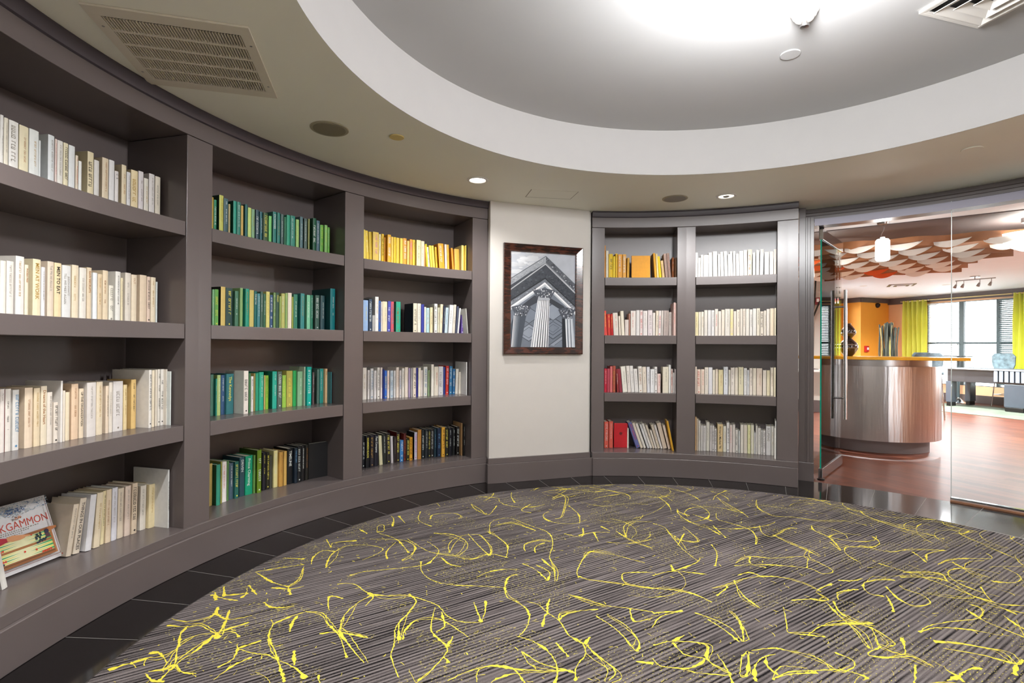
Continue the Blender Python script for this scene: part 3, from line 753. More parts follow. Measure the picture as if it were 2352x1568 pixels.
TC = {'d':'8d877e','k':'26221f','w':'dfe6e2','g':'b08c3c','r':'c8452e','o':'a06a36','y':'e6dc5a','b':'5a8ab0','p':'c060b0','t':'2a8a90'}
for c, h in TC.items(): mat('ink_'+c, h, .5)
def colname(hx):
    r, g, b = [int(hx[i:i+2], 16) for i in (0, 2, 4)]
    mx, mn = max(r,g,b), min(r,g,b); s = (mx-mn)/max(mx,1)
    if s < .14: return 'white' if mx > 222 else ('pale grey' if mx > 180 else ('grey' if mx > 90 else 'black'))
    if mx < 62: return 'black'
    if mx == r and g > b:
        if s < .30: return 'cream' if mx > 205 else 'beige'
        hue = (g-b)/(mx-mn)
        if hue < .35: return 'red' if mx > 110 else 'dark red'
        if hue < .72: return ('orange' if s > .6 and mx > 200 else ('tan' if mx > 130 else 'brown'))
        return 'yellow' if mx > 190 and s > .35 else ('tan' if mx > 150 else 'olive')
    if mx == r: return 'pink' if mx > 150 and s < .45 else ('red' if mx > 120 else 'dark red')
    if mx == g:
        if b > r:
            if (g-b) < (g-r)*.3: return 'teal' if mx > 120 else 'dark teal'
            return 'green' if mx > 120 else 'dark green'
        return ('lime green' if mx > 185 and s > .35 else ('olive green' if (g-r) < (g-b)*.35 else ('light green' if mx > 165 else ('green' if mx > 110 else 'dark green'))))
    if r > g: return 'purple'
    return 'navy blue' if mx < 130 and s > .4 else ('slate blue' if s < .5 else 'blue')
ORD = 'first second third fourth fifth sixth seventh eighth ninth tenth eleventh twelfth thirteenth fourteenth fifteenth sixteenth seventeenth eighteenth'.split()
ROW = {'1':'top shelf','2':'second shelf down','3':'third shelf down','4':'bottom shelf'}
BAY = {'L1':'leftmost bay','L2':'second bay from left','L3':'bay just left of the picture','R1':'bay just right of the picture','R2':'bay beside the glass door'}
INKN = {'d':'grey','k':'black','w':'white','g':'gold','r':'red','o':'brown','y':'yellow','b':'blue','p':'pink','t':'teal'}

def cover_geo(m, w, d, h, c, off=(0,0,0), mi=0, bc=None):
    """spine slab (gently rounded) and two boards; local x tangential, y outward, z up"""
    t = min(.0028, w*.22); x0, x1 = off[0]-w/2, off[0]+w/2; y0 = off[1]; z0, z1 = off[2], off[2]+h
    bul = min(.003, w*.16); k = 4
    out = [(x0+(x1-x0)*i/k, y0-bul*sin(pi*i/k)+bul*.9) for i in range(k+1)]
    inn = [(x1-t, y0+t+bul), (x0+t, y0+t+bul)]
    ring = [(x0, y0+d)]+out+[(x1, y0+d), (x1-t, y0+d)]+inn+[(x0+t, y0+d)]
    n = len(ring); vs = [(x, y, z0) for x, y in ring]+[(x, y, z1) for x, y in ring]
    fs = [(i, (i+1)%n, n+(i+1)%n, n+i) for i in range(n)]
    def cap(z, idx):
        # left board, spine, right board as separate caps
        a = [0, 1, n-2, n-1]; b = list(range(1, k+2))+[n-3, n-2]; e = [k+1, k+2, k+3, n-3]
        for f in (a, b, e): fs.append(tuple(idx+i for i in f))
    cap(z0, 0); cap(z1, n)
    if not bc: m.add(vs, fs, mi, c)
    else:
        side = {0, k+2, n-1}
        b_ = len(m.v); m.v += vs
        for i, f in enumerate(fs): m.f.append([b_+q for q in f]); m.m.append(mi); m.c.append(hexc(bc) if i in (0, k+2) else c)
def marks(m, w, h, st, c, seed, y=-.0022, off=(0,0,0), mi=0):
    rnd = random.Random(seed); big = st.isupper()
    lh = min(w*(.52 if big else .26), .016 if big else .0075)
    z = h*(.92 if rnd.random() < .6 else .8); zend = h*(.30 if big else .35); xo = off[0]+rnd.uniform(-.12, .12)*w
    rows = [0]; rnd.random()
    for ro_ in rows:
        zz = z
        while zz > zend:
            for _ in range(rnd.randint(3, 8)):
                lw = lh*rnd.uniform(.45, .75); st_ = lh*.16
                xl, xr = xo+ro_-lh/2, xo+ro_+lh/2
                bars = [(xl, xr, zz-st_, zz)]
                q = rnd.random()
                if q < .4: bars += [(xl, xr, zz-lw, zz-lw+st_)]
                if q < .7: bars += [(xl, xl+st_, zz-lw, zz)]
                if q > .3: bars += [(xr-st_, xr, zz-lw, zz)]
                for b in bars: m.poly([(b[0], off[1]+y, off[2]+b[2]), (b[1], off[1]+y, off[2]+b[2]), (b[1], off[1]+y, off[2]+b[3]), (b[0], off[1]+y, off[2]+b[3])], mi, c)
                zz -= lw+lh*.22
                if zz < zend: break
            zz -= lh*.55
            if rnd.random() < .12: zz -= h*.1
    if big and w > .012 and h > .1:   # small publisher mark at the foot
        s_ = min(w*.22, .005); m.poly([(off[0]+s_*cos(2*pi*i/8), off[1]+y, off[2]+h*.07+s_*sin(2*pi*i/8)) for i in range(8)], mi, c)
def textmesh(txt, size, bold=0):
    cu = bpy.data.curves.new('t', 'FONT'); cu.body = txt; cu.size = size; cu.align_x = 'LEFT'; cu.align_y = 'CENTER'; cu.offset = bold; cu.resolution_u = 3
    o = bpy.data.objects.new('t', cu); me = bpy.data.meshes.new_from_object(o); bpy.data.objects.remove(o); bpy.data.curves.remove(cu); return me
def text_on(m, txt, size, fn, mi=0, c=None, bold=0, maxw=None):
    me = textmesh(txt, size, bold)
    if not len(me.vertices): return
    xs = [v.co.x for v in me.vertices]; wd = max(xs)-min(xs); k = 1 if not maxw or wd <= maxw else maxw/wd
    m.add([fn((v.co.x-min(xs))*k, v.co.y*(k if k > .75 else 1)) for v in me.vertices], [tuple(p.vertices) for p in me.polygons], mi, c)
    bpy.data.meshes.remove(me)

small = MB(); seed = 0
for key, txt in BD.items():
    side, row = key[:2], key[-1]; o = (0,0) if key[0] == 'L' else RO; zt = ZS[row][0]+.0005
    backr = 3.372 if key[0] == 'L' else 3.462
    rows = txt.split('\n'); N = len(rows)
    for i, l in enumerate(rows):
        main, _, title = l.partition('|'); t = main.split(); seed += 1
        a0, a1, rr, h = map(float, t[:4]); la = R(float(t[4])); hx, st, big = t[5], t[6], t[7] == '1'; st, _, bc = st.partition('/')
        am = (a0+a1)/2; w = (R(a0-a1)*rr)*cos(la)*.965-.0004; rnd = random.Random(seed)
        w = max(w, .003)
        d = min(h*(.62+.06*rnd.random()), backr-rr-.006); d = min(d, .19)
        if h > .285: d = min(.24, backr-rr-.006)
        zmax = {'1': ZF, '2': ZS['1'][1], '3': ZS['2'][1], '4': ZS['3'][1]}[row]-zt-.006
        h = min(h, zmax)
        x, y = pol(rr, am, o); rz = R(am-90)
        # frame: local +y outward, local +x to the viewer's right (clockwise about the room)
        Mx = Matrix.Translation((x, y, zt+w/2*abs(sin(la)))) @ Matrix.Rotation(rz, 4, 'Z') @ Matrix.Rotation(la, 4, 'Y')
        cc = hexc(hx)
        if big:
            cn = colname(hx)
            pos = (ORD[i]+' from left') if i < (N+1)//2 else (ORD[N-1-i]+' from right' if N-1-i < len(ORD) else 'middle')
            if N-1-i == 0: pos = 'last at right end'
            if i == 0: pos = 'first at left end'
            ex = ''
            if title and len(title) > 3: ex = ' with %s title' % INKN.get(st.lower(), 'dark')
            elif abs(la) > .1: ex = ' leaning'
            bk = bpy.data.objects.new('book', None); col.objects.link(bk); bk.matrix_world = Mx; bk.empty_display_size = .03
            tag(bk, f'{cn} book{ex}, {pos}, {ROW[row]}, {BAY[side]}', 'book', f'books on the {ROW[row]}, {BAY[side]}')
            def part(m, name, mt, smooth=False):
                me_o = m.build(name, mt, None, smooth=smooth); me_o.parent = bk; return me_o
            m = MB(); cover_geo(m, w, d, h, cc, bc=bc); cvr = part(m, 'cover', M_BOOK)
            tt = min(.0028, w*.22)
            if w > .006:
                m = MB(); m.box(-w/2+tt, w/2-tt, tt+.004, d-.004, .003, h-.004); part(m, 'page_block', M_PAPER)
            if st != '-' and w > .005:
                m = MB(); ink = MATS['ink_'+st.lower()]; yy = -.0006
                if title:
                    sz = min(w*(.66 if st.isupper() else .5), .026)
                    if 'KRANTZ' in title:
                        text_on(m, 'JUDITH KRANTZ', w*.36, lambda u, v: (w*.2+v, yy, h*.80-u), maxw=h*.36); text_on(m, 'TILL WE MEET AGAIN', w*.36, lambda u, v: (-w*.2+v, yy, h*.85-u), maxw=h*.62)
                    else:
                        text_on(m, title, sz, lambda u, v: (v-sz*.03, yy, h*.93-u), bold=sz*.012 if st.isupper() else 0, maxw=h*(.86 if len(title) > 8 else .6))
                else: marks(m, w, h, st, None, seed, yy)
                if m.v: part(m, 'spine_lettering', ink).parent = cvr
        else:
            m = MB(); cover_geo(m, w, d, h, cc, bc=bc); tt = min(.0028, w*.22)
            m.box(-w/2+tt, w/2-tt, tt+.004, d-.004, .003, h-.004, 0, hexc('d8cfba'))
            if st != '-' and w > .005: marks(m, w, h, st, hexc(TC[st.lower()]), seed, -.0006)
            small.add([Mx @ Vector(v) for v in m.v], []); b = len(small.v)-len(m.v)
            for f, mi, c in zip(m.f, m.m, m.c): small.f.append([b+q for q in f]); small.m.append(0); small.c.append(c or cc)
o = small.build('books', M_BOOK); tag(o, 'remaining small books mixed in along the shelves either side of the picture', 'books', kind='stuff')
# ---- books standing face-out
def faceout(name, P, Q, z, h, th, hx, label, group, tilt=0, spine=False):
    P = Vector(P); Q = Vector(Q); w = (Q-P).length; d = (Q-P).normalized(); ang = atan2(d.y, d.x)
    t = thing(name, label, 'book', (P.x, P.y, z+.0008), group); t.rotation_euler = (tilt, 0, ang)
    m = MB()
    m.box(0, w, 0, .002, 0, h, 0, hexc(hx)); m.box(0, w, th-.002, th, 0, h, 0, hexc(hx)); m.box(0, .003, .002, th-.002, 0, h, 0, hexc(hx))
    ob = m.build('cover', M_BOOK); ob.parent = t
    m = MB(); m.box(.0035, w-.003, .0023, th-.0023, .003, h-.003); ob = m.build('page_block', M_PAPER); ob.parent = t
    return t, w
zb = ZS['4'][0]
faceout('book', (-3.162,.303), (-3.128,.468), zb, .256, .026, '1b1b1d', 'large black book turned face-out at the right end of the bottom shelf, second bay', 'face-out books')
p0, p1 = pol(3.25, 116.86, RO), pol(3.25, 113.80, RO)
faceout('book', p0, p1, ZS['1'][0], .222, .03, 'f5a81c', 'plain bright orange book standing face-out on the top shelf right of the picture', 'face-out books')
p0, p1 = pol(3.315, 119.45, RO), pol(3.315, 117.2, RO)
t, wr = faceout('book', p0, p1, zb, .232, .03, 'd32630', 'red book standing face-out with a dark flower emblem, bottom shelf right of picture', 'face-out books')
m = MB()
for k in range(8):
    a = pi*k/4; c_, s_ = cos(a), sin(a); L = .016
    m.poly([(wr*.5+x*c_-y*s_, -.0006, .135+x*s_+y*c_) for x, y in ((.002,-.001),(L,-.003),(L*1.05,0),(L,.003),(.002,.001))])
ob = m.build('flower_emblem', MATS['ink_k']); ob.parent = [c_ for c_ in t.children if c_.name.startswith('cover')][0]
# ---- the board game book leaning on the bottom shelf
BL = Vector((-2.8851,-1.4154)); BR = Vector((-2.9665,-1.2011)); e = (BR-BL).normalized(); P0 = BR-e*.285
t = thing('book', 'white hardcover about backgammon leaning face-out at the left end, bottom shelf', 'book', (P0.x, P0.y, zb+.0078), 'face-out books')
t.rotation_euler = (R(-21.4), 0, atan2(e.y, e.x)); t.name = 'book'
W_, H_ = .285, .289
m = MB(); m.box(0, W_, 0, .003, 0, H_, 0, hexc('e9e9ec')); m.box(0, W_, .015, .018, 0, H_, 0, hexc('dfe2e6')); m.box(0, .003, .003, .015, 0, H_, 0, hexc('8fb0c4'))
ob = gcover = m.build('cover', M_BOOK); ob.parent = t
m = MB(); m.box(.004, W_-.004, .0034, .0146, .004, H_-.004); ob = m.build('page_block', M_PAPER); ob.parent = t
m = MB(); LAY = [0]
def cv(pts, hx, m=None):
    LAY[0] += 1
    (m or art).poly([(x*W_, -.0003-.00004*LAY[0], y*H_) for x, y in pts], 0, hexc(hx))
art = MB()
rnd = random.Random(3)
for i in range(420):   # marbled grey blue sky band across the top
    x = rnd.random(); y = .80+.19*rnd.random(); 
    if y < .80+.09*abs(x-.55)*1.2: continue
    s_ = .006+.012*rnd.random(); a = rnd.random()*pi
    cv([(x+s_*cos(a+q), min(.995, y+s_*.5*sin(a+q))) for q in (0, 1.6, 3.1, 4.7)], rnd.choice(['c4d2de','a9bccb','dfe6ea','7f9bb5','b9c2c8','4f74a0']) if x < .75 or True else 'ffffff')
for i in range(50):
    x = .38+.25*rnd.random(); y = .845+.07*rnd.random(); s_ = .012*rnd.random()+.006
    cv([(x+s_*cos(q), y+s_*.6*sin(q)) for q in (0, 1.6, 3.1, 4.7)], rnd.choice(['2f4f80','486a98','28406a']))
for i in range(16):
    x = .47+.08*rnd.random(); y = .755+.03*rnd.random(); cv([(x+.012*cos(q), y+.009*sin(q)) for q in (0, 1.2, 2.5, 3.8, 5)], rnd.choice(['c87a58','5a4a42','d8a080']))
for (x0, y0, x1, y1) in ((.10,.055,.935,.055),(.10,.062,.935,.062),(.93,.055,.93,.93),(.937,.055,.937,.93)):
    q = .0022; dx, dy = (0, q) if y0 == y1 else (q, 0)
    cv([(x0-dx, y0-dy), (x1+dx, y0-dy), (x1+dx, y1+dy), (x0-dx, y1+dy)], '7a3a2a')
cv([(.955+.011*cos(2*pi*k/10), .033+.011*sin(2*pi*k/10)) for k in range(10)], 'a03a20')
cv([(.06,.09),(.90,.09),(.90,.50),(.06,.50)], '9a6238'); cv([(.06,.155),(.87,.155),(.87,.46),(.06,.46)], 'f0efc0'); cv([(.06,.30),(.87,.30),(.87,.335),(.06,.335)], 'a8703e')
cv([(.88,.09),(.905,.09),(.905,.50),(.88,.50)], 'b87a48'); cv([(.06,.125),(.88,.125),(.88,.135),(.06,.135)], '5a3a20')
for k in range(12):
    for yb, s_ in ((.160,1),(.298,-1),(.337,1),(.457,-1)):
        pass
for side_ in (0, 1):
    for k in range(5):
        for (y0, y1) in ((.16,.30),(.335,.46)):
            yy = y0+(y1-y0)*(k+.5)/5; hgt = (y1-y0)/11
            if side_ == 0: cv([(.06, yy-hgt), (.40, yy), (.06, yy+hgt)], '3aa860' if k % 2 else 'e8e070')
            else: cv([(.87, yy-hgt), (.53, yy), (.87, yy+hgt)], 'e8e070' if k % 2 else '3aa860')
def disc(x, y, r, hx): cv([(x+r*cos(2*pi*k/12), y+r*sin(2*pi*k/12)) for k in range(12)], hx)
for x, y in ((.10,.20),(.13,.20),(.16,.205),(.19,.205),(.10,.215),(.13,.22),(.10,.345),(.13,.35),(.16,.35),(.19,.355),(.12,.36),(.70,.165),(.73,.165),(.76,.165),(.79,.17),(.82,.17),(.46,.25),(.62,.225)): disc(x, y, .015, 'd8432a')
for x, y in ((.09,.165),(.12,.165),(.15,.17),(.66,.315),(.69,.325),(.73,.325),(.77,.33),(.75,.345),(.71,.345),(.79,.35),(.66,.40),(.69,.41),(.73,.415),(.68,.435),(.73,.445),(.66,.375),(.71,.38)): disc(x, y, .017, '243440')
cv([(0,.40),(.0,.56),(.20,.545),(.28,.52),(.30,.47),(.10,.43)], 'b8283c')
cv([(.28,.47),(.28,.53),(.36,.535),(.46,.51),(.58,.475),(.60,.465),(.57,.455),(.50,.465),(.52,.45),(.44,.44),(.34,.45)], 'e0a070')
disc(.605,.462,.013,'d8432a')
cv([(.98,.485),(.88,.50),(.83,.485),(.86,.46),(.80,.43),(.84,.415),(.90,.44),(.98,.455)], 'c07a4a')
cv([(.79,.43),(.85,.43),(.865,.36),(.84,.345),(.80,.36)], '5a3844'); disc(.825,.445,.033,'2a2a48')
ob = art.build('cover_picture', M_BOOK); ob.parent = gcover
m = MB(); text_on(m, 'BACKGAMMON', .044, lambda u, v: (.006+u, -.018*0-.0210*0-.0205*0-.0008-.0, H_*.665+v*1.25), bold=0, maxw=W_*.93)
for row_, (y_, x0_, x1_, hh) in enumerate(((.585,.06,.80,.0042),(.558,.17,.66,.0042),(.53,.33,.56,.003))):
    x = x0_
    while x < x1_:
        ww = random.uniform(.012,.03); m.poly([(x*W_, -.0007, y_*H_), ((x+ww)*W_, -.0007, y_*H_), ((x+ww)*W_, -.0007, y_*H_+hh), (x*W_, -.0007, y_*H_+hh)], 1); x += ww+.012
ob = m.build('cover_title', [mat('ink_cover_red', 'c43a22', .5), MATS['ink_d']]); ob.parent = gcover

# ================================================ CARPET
def carpet_material():
    m = bpy.data.materials.new('striped_carpet'); m.use_nodes = True; nt = m.node_tree; b = nt.nodes['Principled BSDF']; L = nt.links.new
    N = lambda t: nt.nodes.new('ShaderNode'+t)
    tc = N('TexCoord'); rot = N('Mapping'); rot.inputs['Rotation'].default_value = (0, 0, R(-62.6)); L(tc.outputs['Object'], rot.inputs[0])
    def nz(scale, st, det=2):
        mp = N('Mapping'); mp.inputs['Scale'].default_value = st; L(rot.outputs[0], mp.inputs[0]); n = N('TexNoise'); n.inputs['Scale'].default_value = scale; n.inputs['Detail'].default_value = det; L(mp.outputs[0], n.inputs['Vector']); return n
    wv = N('TexWave'); wv.bands_direction = 'Y'; wv.inputs['Scale'].default_value = 17; wv.inputs['Distortion'].default_value = 1.0; wv.inputs['Detail'].default_value = 3; wv.inputs['Detail Scale'].default_value = 2.5
    mpw = N('Mapping'); mpw.inputs['Scale'].default_value = (.12, 1, 1); L(rot.outputs[0], mpw.inputs[0]); L(mpw.outputs[0], wv.inputs['Vector'])
    n1 = nz(1, (2.2, 85, 1), 4); n2 = nz(1, (.8, 1.6, 1), 2); n3 = nz(420, (1, 1, 1), 1)
    a = N('Math'); a.operation = 'MULTIPLY_ADD'; L(wv.outputs['Fac'], a.inputs[0]); a.inputs[1].default_value = .3; L(n1.outputs['Fac'], a.inputs[2])
    a2 = N('Math'); a2.operation = 'MULTIPLY_ADD'; L(n2.outputs['Fac'], a2.inputs[0]); a2.inputs[1].default_value = .35; L(a.outputs[0], a2.inputs[2])
    a3 = N('Math'); a3.operation = 'MULTIPLY_ADD'; L(n3.outputs['Fac'], a3.inputs[0]); a3.inputs[1].default_value = .3; L(a2.outputs[0], a3.inputs[2])
    cr = N('ValToRGB'); e = cr.color_ramp.elements; e[0].position = .72; e[0].color = hexc('151213'); e[1].position = 1.32; e[1].color = hexc('797170')
    mr = N('MapRange'); mr.inputs['From Min'].default_value = .74; mr.inputs['From Max'].default_value = 1.18; L(a3.outputs[0], mr.inputs[0]); e[0].position = 0; e[1].position = 1
    L(mr.outputs[0], cr.inputs[0])
    # sparse yellow flecks woven into the pile
    s1 = nz(1, (75, 190, 1), 2); s2 = nz(2.6, (1, 1, 1), 2)
    g1 = N('Math'); g1.operation = 'GREATER_THAN'; L(s1.outputs['Fac'], g1.inputs[0]); g1.inputs[1].default_value = .64
    g2 = N('Math'); g2.operation = 'GREATER_THAN'; L(s2.outputs['Fac'], g2.inputs[0]); g2.inputs[1].default_value = .52
    g = N('Math'); g.operation = 'MULTIPLY'; L(g1.outputs[0], g.inputs[0]); L(g2.outputs[0], g.inputs[1])
    mx = N('Mix'); mx.data_type = 'RGBA'; L(g.outputs[0], mx.inputs[0]); L(cr.outputs[0], mx.inputs[6]); mx.inputs[7].default_value = hexc('b5ab55')
    L(mx.outputs[2], b.inputs['Base Color']); b.inputs['Roughness'].default_value = .95; b.inputs['Specular IOR Level'].default_value = .1
    bp = N('Bump'); bp.inputs['Strength'].default_value = .5; bp.inputs['Distance'].default_value = .003; L(a3.outputs[0], bp.inputs['Height']); L(bp.outputs[0], b.inputs['Normal'])
    return m
M_CARP = carpet_material(); M_VINE = mat('yellow_carpet_yarn', 'ead84e', .95, spec=.1, noise=.25, nscale=160)
CC = (-.0956, -.021); CR = 2.5088
t = thing('carpet', 'round grey striped carpet with yellow scribbled vine pattern on the tile floor', 'carpet', (CC[0], CC[1], 0))
m = MB(); m.lathe(CC[0], CC[1], [(0, .0005), (CR, .0005), (CR, .0085), (0, .0085)], 160)
